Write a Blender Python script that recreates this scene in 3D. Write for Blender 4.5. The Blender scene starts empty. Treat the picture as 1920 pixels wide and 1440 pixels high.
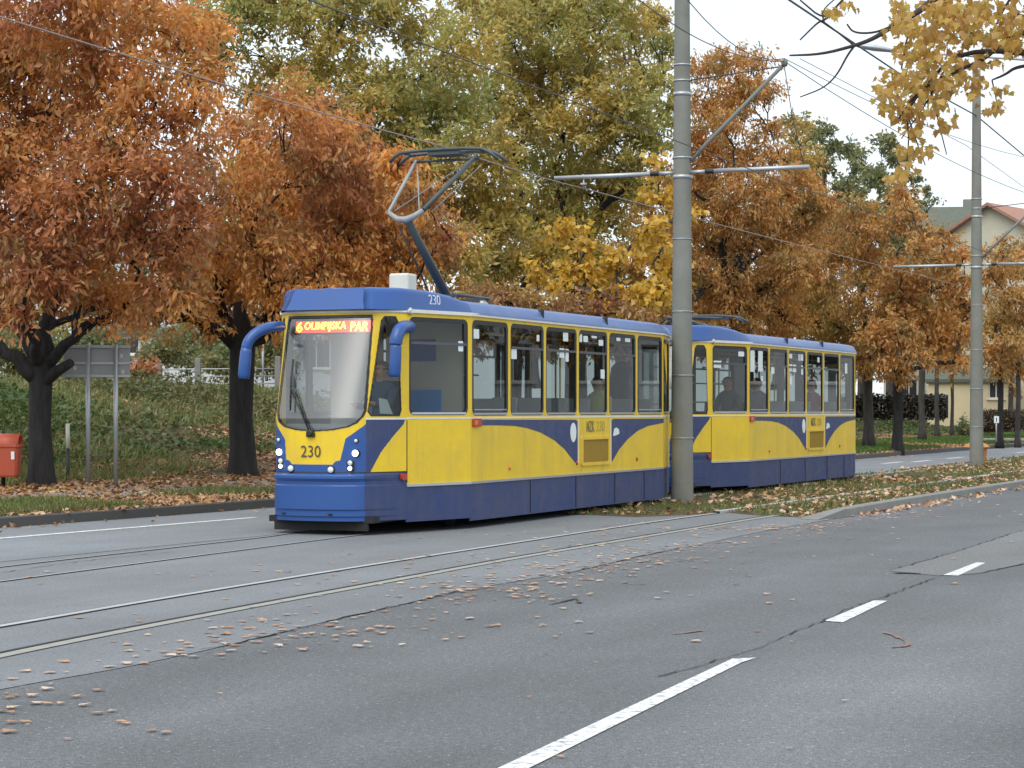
import bpy, bmesh, math, random
import numpy as np
from mathutils import Vector, Matrix
from mathutils.geometry import tessellate_polygon
random.seed(7); RNG = np.random.default_rng(7)
R = math.radians
sc = bpy.context.scene
C = sc.collection
F, CX, HZ, H = 4000.0, 960.0, 768.0, 1.61      # focal length and horizon of the photograph in its own pixels, eye height

# ------------------------------------------------------------------ helpers
def W(px, py, Z):                               # pixel + distance -> world point
    return Vector(((px-CX)/F*Z, Z, H-(py-HZ)*Z/F))
def G(px, py, z=0.0):                           # pixel -> point on the level z
    Z = (H-z)*F/(py-HZ)
    return Vector(((px-CX)/F*Z, Z, z))

class MB:
    def __init__(s): s.v=[]; s.f=[]; s.m=[]; s.sm=[]
    def add(s, vs, fs, mi=0, smooth=False):
        b=len(s.v); s.v += [tuple(v) for v in vs]
        for f in fs: s.f.append([b+i for i in f]); s.m.append(mi); s.sm.append(smooth)
        return s
    def box(s, c, d, mi=0, M=None, bev=0.0):
        x,y,z=[q/2 for q in d]
        if bev>0:
            b=min(bev,x*.9,y*.9,z*.9); vs=[];fs=[]
            bm=bmesh.new(); bmesh.ops.create_cube(bm,size=1)
            for v in bm.verts: v.co=Vector((v.co.x*2*x,v.co.y*2*y,v.co.z*2*z))
            bmesh.ops.bevel(bm,geom=bm.edges[:],offset=b,segments=2,affect='EDGES',profile=.5)
            bm.verts.index_update()
            vs=[v.co.copy() for v in bm.verts]; fs=[[v.index for v in f.verts] for f in bm.faces]; bm.free()
        else:
            vs=[Vector((i*x,j*y,k*z)) for i in(-1,1) for j in(-1,1) for k in(-1,1)]
            fs=[(0,1,3,2),(4,6,7,5),(0,4,5,1),(2,3,7,6),(0,2,6,4),(1,5,7,3)]
        c=Vector(c)
        vs=[(M@v if M else v)+c for v in vs]
        return s.add(vs,fs,mi)
    def tube(s, pts, r, n=8, mi=0, cap=True, smooth=True):
        pts=[Vector(p) for p in pts]; k=len(pts)
        rs=list(r) if hasattr(r,'__len__') else [r]*k
        b=len(s.v); up=None
        for i,p in enumerate(pts):
            d=(pts[min(i+1,k-1)]-pts[max(i-1,0)]).normalized()
            if up is None:
                up=Vector((0,0,1)) if abs(d.z)<.9 else Vector((1,0,0))
            a=d.cross(up).normalized(); up=a.cross(d).normalized()
            for j in range(n):
                t=2*math.pi*j/n
                s.v.append(tuple(p+a*(math.cos(t)*rs[i])+up*(math.sin(t)*rs[i])))
        for i in range(k-1):
            for j in range(n):
                s.f.append([b+i*n+j,b+i*n+(j+1)%n,b+(i+1)*n+(j+1)%n,b+(i+1)*n+j]); s.m.append(mi); s.sm.append(smooth)
        if cap:
            s.f.append([b+j for j in range(n)][::-1]); s.m.append(mi); s.sm.append(False)
            s.f.append([b+(k-1)*n+j for j in range(n)]); s.m.append(mi); s.sm.append(False)
        return s
    def lathe(s, prof, n=20, c=(0,0,0), mi=0, M=None):
        c=Vector(c); b=len(s.v)
        for r,z in prof:
            for j in range(n):
                t=2*math.pi*j/n; v=Vector((r*math.cos(t),r*math.sin(t),z))
                s.v.append(tuple((M@v if M else v)+c))
        for i in range(len(prof)-1):
            for j in range(n):
                s.f.append([b+i*n+j,b+i*n+(j+1)%n,b+(i+1)*n+(j+1)%n,b+(i+1)*n+j]); s.m.append(mi); s.sm.append(True)
        for i0,rev in ((0,True),(len(prof)-1,False)):
            q=[b+i0*n+j for j in range(n)]
            s.f.append(q[::-1] if rev else q); s.m.append(mi); s.sm.append(False)
        return s
    def plate(s, fn, outer, holes=(), d0=0.0, d1=.04, mi=0, mi_back=None, mi_rim=None):
        """2-D polygon with holes, mapped by fn(u,v,depth), given a thickness d0..d1"""
        if mi_back is None: mi_back=mi
        if mi_rim is None: mi_rim=mi
        loops=[outer]+list(holes)
        tris=tessellate_polygon([[Vector((u,v,0)) for u,v in l] for l in loops])
        flat=[p for l in loops for p in l]
        b=len(s.v); n=len(flat)
        s.v += [tuple(fn(u,v,d0)) for u,v in flat]+[tuple(fn(u,v,d1)) for u,v in flat]
        for t in tris:
            s.f.append([b+i for i in t]); s.m.append(mi); s.sm.append(False)
            s.f.append([b+n+i for i in t[::-1]]); s.m.append(mi_back); s.sm.append(False)
        o=0
        for l in loops:
            k=len(l)
            for i in range(k):
                a,c=b+o+i,b+o+(i+1)%k
                s.f.append([a,c,c+n,a+n]); s.m.append(mi_rim); s.sm.append(False)
            o+=k
        return s
    def build(s, name, mats, parent=None, loc=None):
        me=bpy.data.meshes.new(name); me.from_pydata(s.v,[],s.f)
        if not isinstance(mats,(list,tuple)): mats=[mats]
        for m in mats: me.materials.append(m)
        if len(mats)>1: me.polygons.foreach_set('material_index',s.m)
        me.polygons.foreach_set('use_smooth',s.sm); me.update()
        return link(name,me,parent,loc)
def link(name, data, parent=None, loc=None):
    o=bpy.data.objects.new(name,data); C.objects.link(o)
    if parent: o.parent=parent
    if loc is not None: o.location=loc
    return o
def tag(o, label=None, cat=None, group=None, kind=None):
    for k,v in (('label',label),('category',cat),('group',group),('kind',kind)):
        if v: o[k]=v
    return o
def thing(name, label, cat, loc=(0,0,0), rz=0, group=None):
    o=link(name,None,None,loc); o.rotation_euler=(0,0,rz); o.empty_display_size=.2
    return tag(o,label,cat,group)
def copy_tree(o, parent=None, skip=()):
    c=o.copy(); C.objects.link(c); c.parent=parent
    for ch in KIDS(o):
        if ch.name.split('.')[0] in skip: continue
        copy_tree(ch,c,skip)
    return c
def KIDS(o): return [q for q in C.objects if q.parent==o]
def rrect(x0,z0,x1,z1,r,n=4):
    out=[]
    for cx,cz,a in ((x1-r,z1-r,0),(x0+r,z1-r,90),(x0+r,z0+r,180),(x1-r,z0+r,270)):
        for i in range(n+1):
            t=R(a+90*i/n); out.append((cx+r*math.cos(t),cz+r*math.sin(t)))
    return out
def inpoly(x,y,poly):
    x=np.asarray(x,float); y=np.asarray(y,float); r=np.zeros(x.shape,bool); n=len(poly)
    for i in range(n):
        x0,y0=poly[i]; x1,y1=poly[(i+1)%n]
        if y0==y1: continue
        c=((y0>y)!=(y1>y))&(x<(x1-x0)*(y-y0)/(y1-y0)+x0); r^=c
    return r
def raw_mesh(name, V, T, mats, parent=None, mi=None, smooth=False):
    me=bpy.data.meshes.new(name); V=np.ascontiguousarray(V,np.float32); T=np.ascontiguousarray(T,np.int32)
    k=T.shape[1]
    me.vertices.add(len(V)); me.vertices.foreach_set('co',V.ravel())
    me.loops.add(T.size); me.loops.foreach_set('vertex_index',T.ravel())
    me.polygons.add(len(T)); me.polygons.foreach_set('loop_start',np.arange(0,T.size,k,dtype=np.int32))
    for m in (mats if isinstance(mats,(list,tuple)) else [mats]): me.materials.append(m)
    if mi is not None: me.polygons.foreach_set('material_index',np.asarray(mi,np.int32))
    me.update(calc_edges=True); me.validate()
    if smooth: me.polygons.foreach_set('use_smooth',[True]*len(T))
    return link(name,me,parent)
def text_mesh(body, width, height, thick=0.0, depth=.002):
    cu=bpy.data.curves.new('lettering','FONT'); cu.body=body; cu.size=1; cu.extrude=.01; cu.offset=thick; cu.resolution_u=3
    o=bpy.data.objects.new('lettering',cu); C.objects.link(o); bpy.context.view_layer.update()
    me=bpy.data.meshes.new_from_object(o.evaluated_get(bpy.context.evaluated_depsgraph_get()))
    bpy.data.objects.remove(o); bpy.data.curves.remove(cu)
    co=np.array([v.co[:] for v in me.vertices]); lo=co.min(0); hi=co.max(0)
    co=(co-lo)/(hi-lo); co=co*np.array([width,height,depth])-np.array([width/2,height/2,0])
    me.vertices.foreach_set('co',co.ravel().astype(np.float32)); me.update(); return me
def put_text(name, body, parent, origin, right, up, width, height, m, thick=0.0, depth=.002):
    me=text_mesh(body,width,height,thick,depth); me.name=name; me.materials.clear(); me.materials.append(m)
    r=Vector(right).normalized(); u=Vector(up).normalized(); n=r.cross(u).normalized(); u=n.cross(r)
    M=Matrix((r,u,n)).transposed().to_4x4(); M.translation=Vector(origin); me.transform(M)
    return link(name,me,parent)

# ------------------------------------------------------------------ materials
def nodes(name):
    m=bpy.data.materials.new(name); m.use_nodes=True; nt=m.node_tree
    return m,nt,nt.nodes,nt.links,nt.nodes['Principled BSDF']
def ramp(nt, cols, fac):
    n=nt.nodes.new('ShaderNodeValToRGB'); e=n.color_ramp.elements
    for i,(p,c) in enumerate(cols):
        q=e[i] if i<2 else e.new(p)
        q.position=p; q.color=(*c,1)
    nt.links.new(fac,n.inputs[0]); return n.outputs[0]
def noise(nt, scale, detail=4, rough=.6, vec=None, obj=True):
    n=nt.nodes.new('ShaderNodeTexNoise'); n.inputs['Scale'].default_value=scale; n.inputs['Detail'].default_value=detail; n.inputs['Roughness'].default_value=rough
    if vec is None:
        tc=nt.nodes.get('TC') or nt.nodes.new('ShaderNodeTexCoord'); tc.name='TC'; vec=tc.outputs['Object']
    nt.links.new(vec,n.inputs['Vector']); return n.outputs['Fac']
def mix(nt, a, b, fac, mode='MIX'):
    n=nt.nodes.new('ShaderNodeMix'); n.data_type='RGBA'; n.blend_type=mode
    for s,v in ((6,a),(7,b),(0,fac)):
        if hasattr(v,'is_linked'): nt.links.new(v,n.inputs[s])
        else: n.inputs[s].default_value=(*v,1) if s else v
    return n.outputs[2]
def bump(nt, h, strength, dist=.01):
    b=nt.nodes.new('ShaderNodeBump'); b.inputs['Strength'].default_value=strength; b.inputs['Distance'].default_value=dist
    nt.links.new(h,b.inputs['Height']); nt.links.new(b.outputs[0],nt.nodes['Principled BSDF'].inputs['Normal'])
def paint(name, col, rough=.4, dirt=.25, scale=3.0, metal=0.0, dcol=None, bmp=0, bscale=40, streak=False):
    m,nt,N,L,P=nodes(name)
    f=noise(nt,scale,6,.65); dc=dcol or tuple(c*.55+.03 for c in col)
    k=ramp(nt,[(.35,(0,0,0)),(.8,(dirt,)*3)],f)
    c=mix(nt,col,dc,k)
    if streak:                                    # run-off streaks and road film
        mp=nt.nodes.new('ShaderNodeMapping'); mp.inputs['Scale'].default_value=(1,1,.10); L.new(nt.nodes['TC'].outputs['Object'],mp.inputs[0])
        c=mix(nt,c,(.16,.145,.12),ramp(nt,[(.48,(0,0,0)),(.80,(.24,)*3)],noise(nt,4.5,4,.6,mp.outputs[0])))
        c=mix(nt,c,(.20,.18,.15),ramp(nt,[(.55,(0,0,0)),(.85,(.30,)*3)],noise(nt,38,3,.7)))
        L.new(ramp(nt,[(.3,(rough,)*3),(.8,(rough+.3,)*3)],noise(nt,5,4,.7)),P.inputs['Roughness'])
    L.new(c,P.inputs['Base Color'])
    P.inputs['Roughness'].default_value=rough; P.inputs['Metallic'].default_value=metal
    if bmp: bump(nt,noise(nt,bscale,4),bmp)
    return m
def emit(name, col, st):
    m,nt,N,L,P=nodes(name); P.inputs['Base Color'].default_value=(*col,1)
    P.inputs['Emission Color'].default_value=(*col,1); P.inputs['Emission Strength'].default_value=st; return m
def glass(name, tint, rough=0.0, ior=1.5):
    m=bpy.data.materials.new(name); m.use_nodes=True; nt=m.node_tree; nt.nodes.clear()
    o=nt.nodes.new('ShaderNodeOutputMaterial'); t=nt.nodes.new('ShaderNodeBsdfTransparent'); g=nt.nodes.new('ShaderNodeBsdfGlossy')
    x=nt.nodes.new('ShaderNodeMixShader'); lw=nt.nodes.new('ShaderNodeLayerWeight'); lw.inputs[0].default_value=.5
    t.inputs[0].default_value=(*tint,1); g.inputs['Roughness'].default_value=rough
    f0=((ior-1)/(ior+1))**2; pw=nt.nodes.new('ShaderNodeMath'); pw.operation='POWER'; pw.inputs[1].default_value=4.6; nt.links.new(lw.outputs['Facing'],pw.inputs[0])
    ma=nt.nodes.new('ShaderNodeMath'); ma.operation='MULTIPLY_ADD'; ma.inputs[1].default_value=1-f0; ma.inputs[2].default_value=f0; nt.links.new(pw.outputs[0],ma.inputs[0])
    nt.links.new(ma.outputs[0],x.inputs[0]); nt.links.new(t.outputs[0],x.inputs[1]); nt.links.new(g.outputs[0],x.inputs[2]); nt.links.new(x.outputs[0],o.inputs[0])
    return m
def leaf_mat(name, cols, alt=None, nscale=.35, trans=.42, gain=1.0, third=None):
    """colour varies leaf by leaf (random per island) and from bough to bough (noise)"""
    m=bpy.data.materials.new(name); m.use_nodes=True; nt=m.node_tree; nt.nodes.clear(); L=nt.links
    o=nt.nodes.new('ShaderNodeOutputMaterial'); g=nt.nodes.new('ShaderNodeNewGeometry')
    k=len(cols); c=ramp(nt,[(i/(k-1),tuple(q*gain for q in v)) for i,v in enumerate(cols)],g.outputs['Random Per Island'])
    if alt:
        k=len(alt); c2=ramp(nt,[(i/(k-1),tuple(q*gain for q in v)) for i,v in enumerate(alt)],g.outputs['Random Per Island'])
        f=ramp(nt,[(.42,(0,0,0)),(.62,(1,1,1))],noise(nt,nscale,3,.6)); c=mix(nt,c,c2,f)
    if third:
        k=len(third); c3=ramp(nt,[(i/(k-1),tuple(q*gain for q in v)) for i,v in enumerate(third)],g.outputs['Random Per Island'])
        c=mix(nt,c,c3,ramp(nt,[(.50,(0,0,0)),(.62,(.9,.9,.9))],noise(nt,1.1,3,.65)))
    d=nt.nodes.new('ShaderNodeBsdfDiffuse'); t=nt.nodes.new('ShaderNodeBsdfTranslucent'); x=nt.nodes.new('ShaderNodeMixShader')
    L.new(c,d.inputs[0]); L.new(c,t.inputs[0]); x.inputs[0].default_value=trans
    L.new(d.outputs[0],x.inputs[1]); L.new(t.outputs[0],x.inputs[2])
    gl=nt.nodes.new('ShaderNodeBsdfGlossy'); gl.inputs['Roughness'].default_value=.45
    y=nt.nodes.new('ShaderNodeMixShader'); y.inputs[0].default_value=.04
    L.new(x.outputs[0],y.inputs[1]); L.new(gl.outputs[0],y.inputs[2]); L.new(y.outputs[0],o.inputs[0])
    return m
def bark(name, a, b, sc_=9):
    m,nt,N,L,P=nodes(name)
    tc=nt.nodes.new('ShaderNodeTexCoord'); tc.name='TC'; mp=nt.nodes.new('ShaderNodeMapping'); mp.inputs['Scale'].default_value=(1,1,.22); L.new(tc.outputs['Object'],mp.inputs[0])
    f=noise(nt,sc_,6,.7,mp.outputs[0]); L.new(ramp(nt,[(.3,a),(.7,b)],f),P.inputs['Base Color']); P.inputs['Roughness'].default_value=.95
    bump(nt,f,.9,.04); return m
def asphalt(name, base, spread, grain=220, patch=.35, wear=False, coarse=1.0):
    m,nt,N,L,P=nodes(name)
    tc=nt.nodes.new('ShaderNodeTexCoord'); tc.name='TC'
    g=noise(nt,grain,2,.8)
    lo=tuple(c*(1-spread) for c in base); hi=tuple(min(1,c*(1+spread)) for c in base)
    c=ramp(nt,[(.34,lo),(.66,hi)],g)
    g2=noise(nt,grain*.22,3,.75)
    c=mix(nt,c,ramp(nt,[(.35,(.62,.62,.64)),(.65,(1.28,1.28,1.3))],g2),.75,'MULTIPLY')
    mp=nt.nodes.new('ShaderNodeMapping'); mp.inputs['Rotation'].default_value=(0,0,R(-66)); mp.inputs['Scale'].default_value=(1,1,1); L.new(tc.outputs['Object'],mp.inputs[0])
    mp2=nt.nodes.new('ShaderNodeMapping'); mp2.inputs['Scale'].default_value=(.12,1,1); L.new(mp.outputs[0],mp2.inputs[0])
    p=noise(nt,.9,4,.6,mp2.outputs[0]); c=mix(nt,c,ramp(nt,[(.3,(.72,.72,.72)),(.7,(1.25,1.25,1.26))],p),patch,'MULTIPLY')
    q=noise(nt,.45,5,.65); c=mix(nt,c,ramp(nt,[(.35,(.75,.74,.73)),(.65,(1.15,1.15,1.17))],q),patch,'MULTIPLY')
    g3=noise(nt,grain*.30,1,.5); c=mix(nt,c,(.42,.43,.43),ramp(nt,[(.66,(0,0,0)),(.74,(.55*coarse,)*3)],g3))      # pale chippings
    g4=noise(nt,grain*.2,2,.6,mp.outputs[0]); c=mix(nt,c,(.03,.03,.032),ramp(nt,[(.27,(.75*coarse,)*3),(.36,(0,0,0))],g4))   # open pores
    if wear:                                      # wheel tracks polished lighter, oil-dark middle of the lane
        sp=nt.nodes.new('ShaderNodeSeparateXYZ'); L.new(mp.outputs[0],sp.inputs[0])
        ad=nt.nodes.new('ShaderNodeMath'); ad.operation='MULTIPLY_ADD'; L.new(noise(nt,.35,3,.5),ad.inputs[0]); ad.inputs[1].default_value=.9; L.new(sp.outputs[1],ad.inputs[2])
        dv=nt.nodes.new('ShaderNodeMath'); dv.operation='DIVIDE'; L.new(ad.outputs[0],dv.inputs[0]); dv.inputs[1].default_value=10
        k=[(0,.85),(.12,.80),(.20,.84),(.285,1.02),(.345,1.22),(.41,1.0),(.47,.86),(.56,.88),(.66,.98),(.74,.86),(.83,.9),(.93,1.05)]
        wr=nt.nodes.new('ShaderNodeValToRGB'); e=wr.color_ramp.elements
        for i,(p_,v_) in enumerate(k):
            q_=e[i] if i<2 else e.new(p_); q_.position=p_; q_.color=(v_,v_,v_,1)
        L.new(dv.outputs[0],wr.inputs[0]); c=mix(nt,c,wr.outputs[0],1.0,'MULTIPLY')
    L.new(c,P.inputs['Base Color']); P.inputs['Roughness'].default_value=.82
    b=nt.nodes.new('ShaderNodeBump'); b.inputs['Strength'].default_value=.55*coarse; b.inputs['Distance'].default_value=.01
    L.new(g2,b.inputs['Height']); L.new(b.outputs[0],P.inputs['Normal'])
    return m

M_yel=paint('yellow_paint',(.82,.56,.014),.32,.42,2.2,dcol=(.42,.30,.07),streak=True)
M_yel2=paint('grille_ochre',(.36,.23,.03),.6,.4,8,dcol=(.2,.13,.03))
M_blu=paint('blue_paint',(.022,.085,.30),.30,.35,2.5,dcol=(.05,.08,.18))
M_blu2=paint('dark_blue_paint',(.020,.043,.155),.42,.55,2.0,dcol=(.075,.075,.085),streak=True)
M_roof=paint('roof_blue_paint',(.070,.135,.33),.42,.5,1.6,dcol=(.20,.25,.40))
M_white=paint('white_trim',(.75,.74,.68),.5,.4,6)
M_lining=paint('grey_lining',(.16,.16,.15),.6,.3,4)
M_blk=paint('black_rubber',(.012,.012,.014),.45,.4,8)
M_dark=paint('dark_underframe',(.012,.012,.012),.8,.4,5)
M_alu=paint('aluminium_strip',(.62,.64,.66),.3,.25,6,metal=.85)
M_steel=paint('galvanised_steel',(.46,.49,.51),.45,.4,5,metal=.55)
M_grn=paint('pantograph_grey',(.05,.065,.07),.45,.4,9)
M_rodl=paint('pantograph_light',(.30,.32,.33),.45,.4,9)
M_beige=paint('beige_roof_box',(.62,.62,.54),.6,.3,6)
M_glass=glass('side_glass',(.52,.56,.55),0,1.5)
M_wind=glass('windscreen_glass',(.66,.72,.74),.26,2.6)
M_lamp=emit('headlamp_glow',(1,.93,.9),3.5)
M_lamp2=paint('lamp_glass',(.72,.75,.76),.15,.1,10)
M_red=paint('red_lens',(.42,.045,.02),.3,.2,10)
M_amb=paint('amber_lens',(.75,.2,.02),.3,.2,10)
M_led=emit('led_yellow',(1,.74,.02),9)
M_ledr=emit('led_red_halo',(.95,.05,.0),1.3)
M_ink=paint('dark_digits',(.06,.06,.055),.5,.2,12)
M_inkg=paint('grey_digits',(.22,.19,.08),.5,.2,12)
M_digw=paint('white_digits',(.62,.66,.72),.5,.2,12)
M_hand=paint('yellow_handrail',(.95,.72,.06),.35,.2,6)
M_seat=paint('grey_seat_shell',(.42,.45,.48),.5,.3,6)
M_seatb=paint('dark_seat_cushion',(.06,.07,.09),.8,.3,6)
M_floor=paint('vinyl_floor',(.08,.08,.08),.7,.3,4)
M_ceil=paint('interior_ceiling',(.4,.4,.38),.6,.2,4)
M_part=paint('cab_partition_board',(.62,.58,.50),.6,.3,2)
M_post=paint('blue_poster',(.03,.30,.85),.5,.15,5)
M_post2=paint('navy_poster',(.06,.10,.42),.5,.15,5)
M_stick=paint('white_sticker',(.74,.80,.80),.5,.1,9)
M_conc=paint('pole_concrete',(.225,.232,.208),.9,.7,1.6,dcol=(.12,.12,.105),bmp=.4,bscale=60,streak=True)
M_kerb=paint('kerb_concrete',(.22,.22,.21),.9,.55,4,bmp=.4,bscale=50)
M_kerbd=paint('old_dark_kerb',(.085,.085,.085),.95,.5,4,bmp=.5,bscale=40)
M_wire=paint('wire',(.05,.05,.055),.6,.2,9)
M_wirec=paint('copper_wire',(.25,.2,.19),.5,.2,9)
M_mark=None
M_rail=paint('worn_rail_steel',(.44,.46,.48),.45,.5,2.5)
M_groove=paint('rail_groove',(.018,.018,.018),.95,.4,4)
M_cstrip=paint('concrete_edge_strip',(.30,.30,.27),.9,.6,5)
M_crack=paint('crack_tar',(.02,.02,.02),.9,.4,6)
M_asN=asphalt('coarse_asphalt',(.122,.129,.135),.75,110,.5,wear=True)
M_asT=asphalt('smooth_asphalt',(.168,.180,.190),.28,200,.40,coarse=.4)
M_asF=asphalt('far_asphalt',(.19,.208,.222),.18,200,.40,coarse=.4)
M_asP=asphalt('patch_asphalt',(.155,.158,.156),.35,170,.40,coarse=.6)
M_bark=bark('oak_bark',(.008,.008,.009),(.035,.032,.032))
M_bark2=bark('grey_bark',(.03,.028,.025),(.085,.078,.07))
M_bark3=bark('twig_bark',(.035,.026,.03),(.08,.06,.06))

def marking_mat():
    m,nt,N,L,P=nodes('worn_road_paint')
    f=noise(nt,14,6,.75); c=ramp(nt,[(.36,(.20,.21,.22)),(.50,(.66,.67,.68))],f)
    L.new(c,P.inputs['Base Color']); P.inputs['Roughness'].default_value=.8; bump(nt,noise(nt,120,3),.4); return m
M_mark=marking_mat()

# ------------------------------------------------------------------ camera, world, sun
cam=bpy.data.cameras.new('camera'); co=bpy.data.objects.new('camera',cam); C.objects.link(co)
co.location=(0,0,H); co.rotation_euler=(R(90),0,0); cam.sensor_width=36; cam.lens=F/1920*36
cam.shift_y=(HZ-720)/1920; cam.clip_start=.3; cam.clip_end=3000
sc.camera=co
w=bpy.data.worlds.new('World'); sc.world=w; w.use_nodes=True; nt=w.node_tree
sky=nt.nodes.new('ShaderNodeTexSky'); sky.sky_type='NISHITA'; sky.sun_disc=False
SUN_EL,SUN_AZ=R(52),R(200)
sky.sun_elevation=SUN_EL; sky.sun_rotation=SUN_AZ; sky.air_density=1; sky.dust_density=4; sky.ozone_density=1
bg=nt.nodes['Background']; bg.inputs['Strength'].default_value=.15
tcw=nt.nodes.new('ShaderNodeTexCoord')
cl=nt.nodes.new('ShaderNodeTexNoise'); cl.inputs['Scale'].default_value=2.2; cl.inputs['Detail'].default_value=5
nt.links.new(tcw.outputs['Generated'],cl.inputs['Vector'])
cr=ramp(nt,[(.32,(5.2,6.0,6.6)),(.62,(7.6,8.0,8.3))],cl.outputs['Fac'])     # overcast cloud deck
ov=mix(nt,sky.outputs[0],cr,.88); nt.links.new(ov,bg.inputs['Color'])
sun=bpy.data.lights.new('sun','SUN'); so=bpy.data.objects.new('sun',sun); C.objects.link(so)
sun.energy=1.5; sun.angle=R(50); sun.color=(1,.96,.9)
sd=Vector((math.sin(SUN_AZ)*math.cos(SUN_EL),math.cos(SUN_AZ)*math.cos(SUN_EL),math.sin(SUN_EL)))
so.rotation_euler=sd.to_track_quat('Z','Y').to_euler(); so.location=(0,0,40)
sc.view_settings.view_transform='Standard'; sc.view_settings.look='None'; sc.view_settings.exposure=.32; sc.view_settings.gamma=1
sc.cycles.max_bounces=8; sc.cycles.transparent_max_bounces=16

# ------------------------------------------------------------------ ground, roads, tracks
def sheet(name, pts, z, m, kind='structure'):
    b=MB(); b.v=[(p[0],p[1],z) for p in pts]; t=tessellate_polygon([[Vector((p[0],p[1],0)) for p in pts]])
    for f in t:
        a,bb,c=[Vector(b.v[i]) for i in f]
        b.f.append(list(f) if (bb-a).cross(c-a).z>0 else list(f)[::-1]); b.m.append(0); b.sm.append(False)
    return tag(b.build(name,m),kind=kind)
def gp(pts): return [G(*p) for p in pts]
def resample(pts, step):
    pts=[Vector((p[0],p[1],0)) for p in pts]; out=[pts[0]]
    for a,b in zip(pts,pts[1:]):
        n=max(1,int((b-a).length/step)); out+=[a.lerp(b,(i+1)/n) for i in range(n)]
    return out
def smooth(pts, it=3):
    for _ in range(it):
        q=[pts[0]]
        for a,b in zip(pts,pts[1:]): q+=[a.lerp(b,.25),a.lerp(b,.75)]
        pts=q+[pts[-1]]
    return pts
def offset(pts, d):                               # + = to the left of the running direction
    out=[]
    for i,p in enumerate(pts):
        t=(pts[min(i+1,len(pts)-1)]-pts[max(i-1,0)]); t.z=0; t.normalize()
        out.append(p+Vector((-t.y,t.x,0))*d)
    return out
def strip(b, pts, d0, d1, z0, z1=None, mi=0):
    a=offset(pts,d0); c=offset(pts,d1); z1=z0 if z1 is None else z1; k=len(b.v)
    for p,q in zip(a,c): b.v += [(p.x,p.y,z0),(q.x,q.y,z1)]
    for i in range(len(pts)-1):
        b.f.append([k+2*i+1,k+2*i,k+2*i+2,k+2*i+3] if d1>d0 else [k+2*i,k+2*i+1,k+2*i+3,k+2*i+2]); b.m.append(mi); b.sm.append(False)
U=Vector((math.sin(R(23.3)),math.cos(R(23.3)),0)); Nn=Vector((-U.y,U.x,0))

tag(sheet('ground',[(-500,-60),(700,-60),(700,900),(-500,900)],-.03,paint('distant_earth',(.10,.085,.05),.95,.5,.3)),kind='structure')
# near road
seam=smooth(gp([(-260,1352),(0,1292),(240,1252),(480,1199),(605,1167),(705,1146),(855,1110),(940,1095),(1090,1070),(1215,1040),(1272,1030),(1355,1012),(1494,984),(1568,973)]),2)
kerbN=smooth(gp([(1587,970.5),(1640,960),(1760,939.5),(1920,913)]),1); kerbN+= [kerbN[-1]+U*d for d in (6,14,26,50,90)]
road_pts=[Vector((-60,-8,0)),Vector((60,-8,0)),Vector((75,60,0)),Vector((75,130,0)),kerbN[-1]]
sheet('road',[(-90,-12),(90,-12),(110,150),(-90,150)],0.0,M_asN)
# smooth strip with the two tracks, reaching to the far road
farE=[Vector((-40,14,0)),Vector((-40,29,0))]
kerbF0=gp([(-420,1024),(-180,1005),(0,991),(508,954)]); kerbF1=gp([(1655,857.5),(1811,845),(1920,837.5)])
kerbF=[kerbF0[0]+Vector((-12,-22,0)),kerbF0[0]+Vector((-4,-8,0))]+kerbF0+kerbF1; kerbF+= [kerbF[-1]+U*d+Nn*(-d*.03) for d in (12,40,90)]
kerbF=smooth(kerbF,3)
trackbed=[seam[0]-U*12]+seam+[kerbN[0]]+[p+Nn*.12 for p in kerbN]
far=[p for p in kerbF][::-1]
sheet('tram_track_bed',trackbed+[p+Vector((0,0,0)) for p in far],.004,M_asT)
# far carriageway, its own sheet
midF=offset(kerbF,-3.6)
laneB=offset(kerbF,-2.35)
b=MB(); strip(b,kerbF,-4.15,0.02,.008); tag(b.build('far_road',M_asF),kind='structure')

# rails ------------------------------------------------------------
TH1,TH2=R(23.04),R(23.85); B1=Vector((-.555,28.75,0)); B2=Vector((4.562,41.08,0))
u1=Vector((math.sin(TH1),math.cos(TH1),0)); n1=Vector((-u1.y,u1.x,0)); u2=Vector((math.sin(TH2),math.cos(TH2),0)); n2=Vector((-u2.y,u2.x,0))
def carp(i,t,y): return (B1+u1*t+n1*y) if i==1 else (B2+u2*t+n2*y)
# green strip between and beside the tracks --------------------------
medL=gp([(1045,966.5),(1100,966),(1190,970),(1300,966),(1365,962),(1439,968.5),(1494,970),(1568,973)])
medU=offset(kerbF,-4.15)
medU=[q for q in medU if q.dot(U)>carp(1,9.5,0).dot(U)][::-1]
median=medL+offset(kerbN,.17)+medU+[carp(1,9.5,2.6),carp(1,6.2,.3)]
MEDP=[(p.x,p.y) for p in median]
railA=gp([(-420,1157),(-200,1120),(0,1091.5),(480,1029),(655,1006)])+[carp(1,0,.6),carp(1,9,.56),carp(2,0,.54),carp(2,8,.53),carp(2,20,.5),carp(2,40,.5)]
railB=gp([(-420,1120),(-200,1090),(0,1064),(480,1010.5),(535,1002.5)])+[carp(1,0,1.93),carp(1,9,1.95),carp(2,0,1.97),carp(2,8,1.97),carp(2,20,1.94),carp(2,40,1.94)]
railC=gp([(-420,1250),(-200,1209),(0,1176.5),(240,1134.5),(480,1095),(720,1056.5),(960,1019.5),(1190,984),(1420,952.5),(1700,914.6),(1920,883.3),(2100,862)])
railD=gp([(-420,1320),(-200,1270),(0,1226),(240,1178.5),(480,1133.5),(710,1091.5),(940,1049),(1190,1008),(1420,970.5),(1445,967)])
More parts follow.
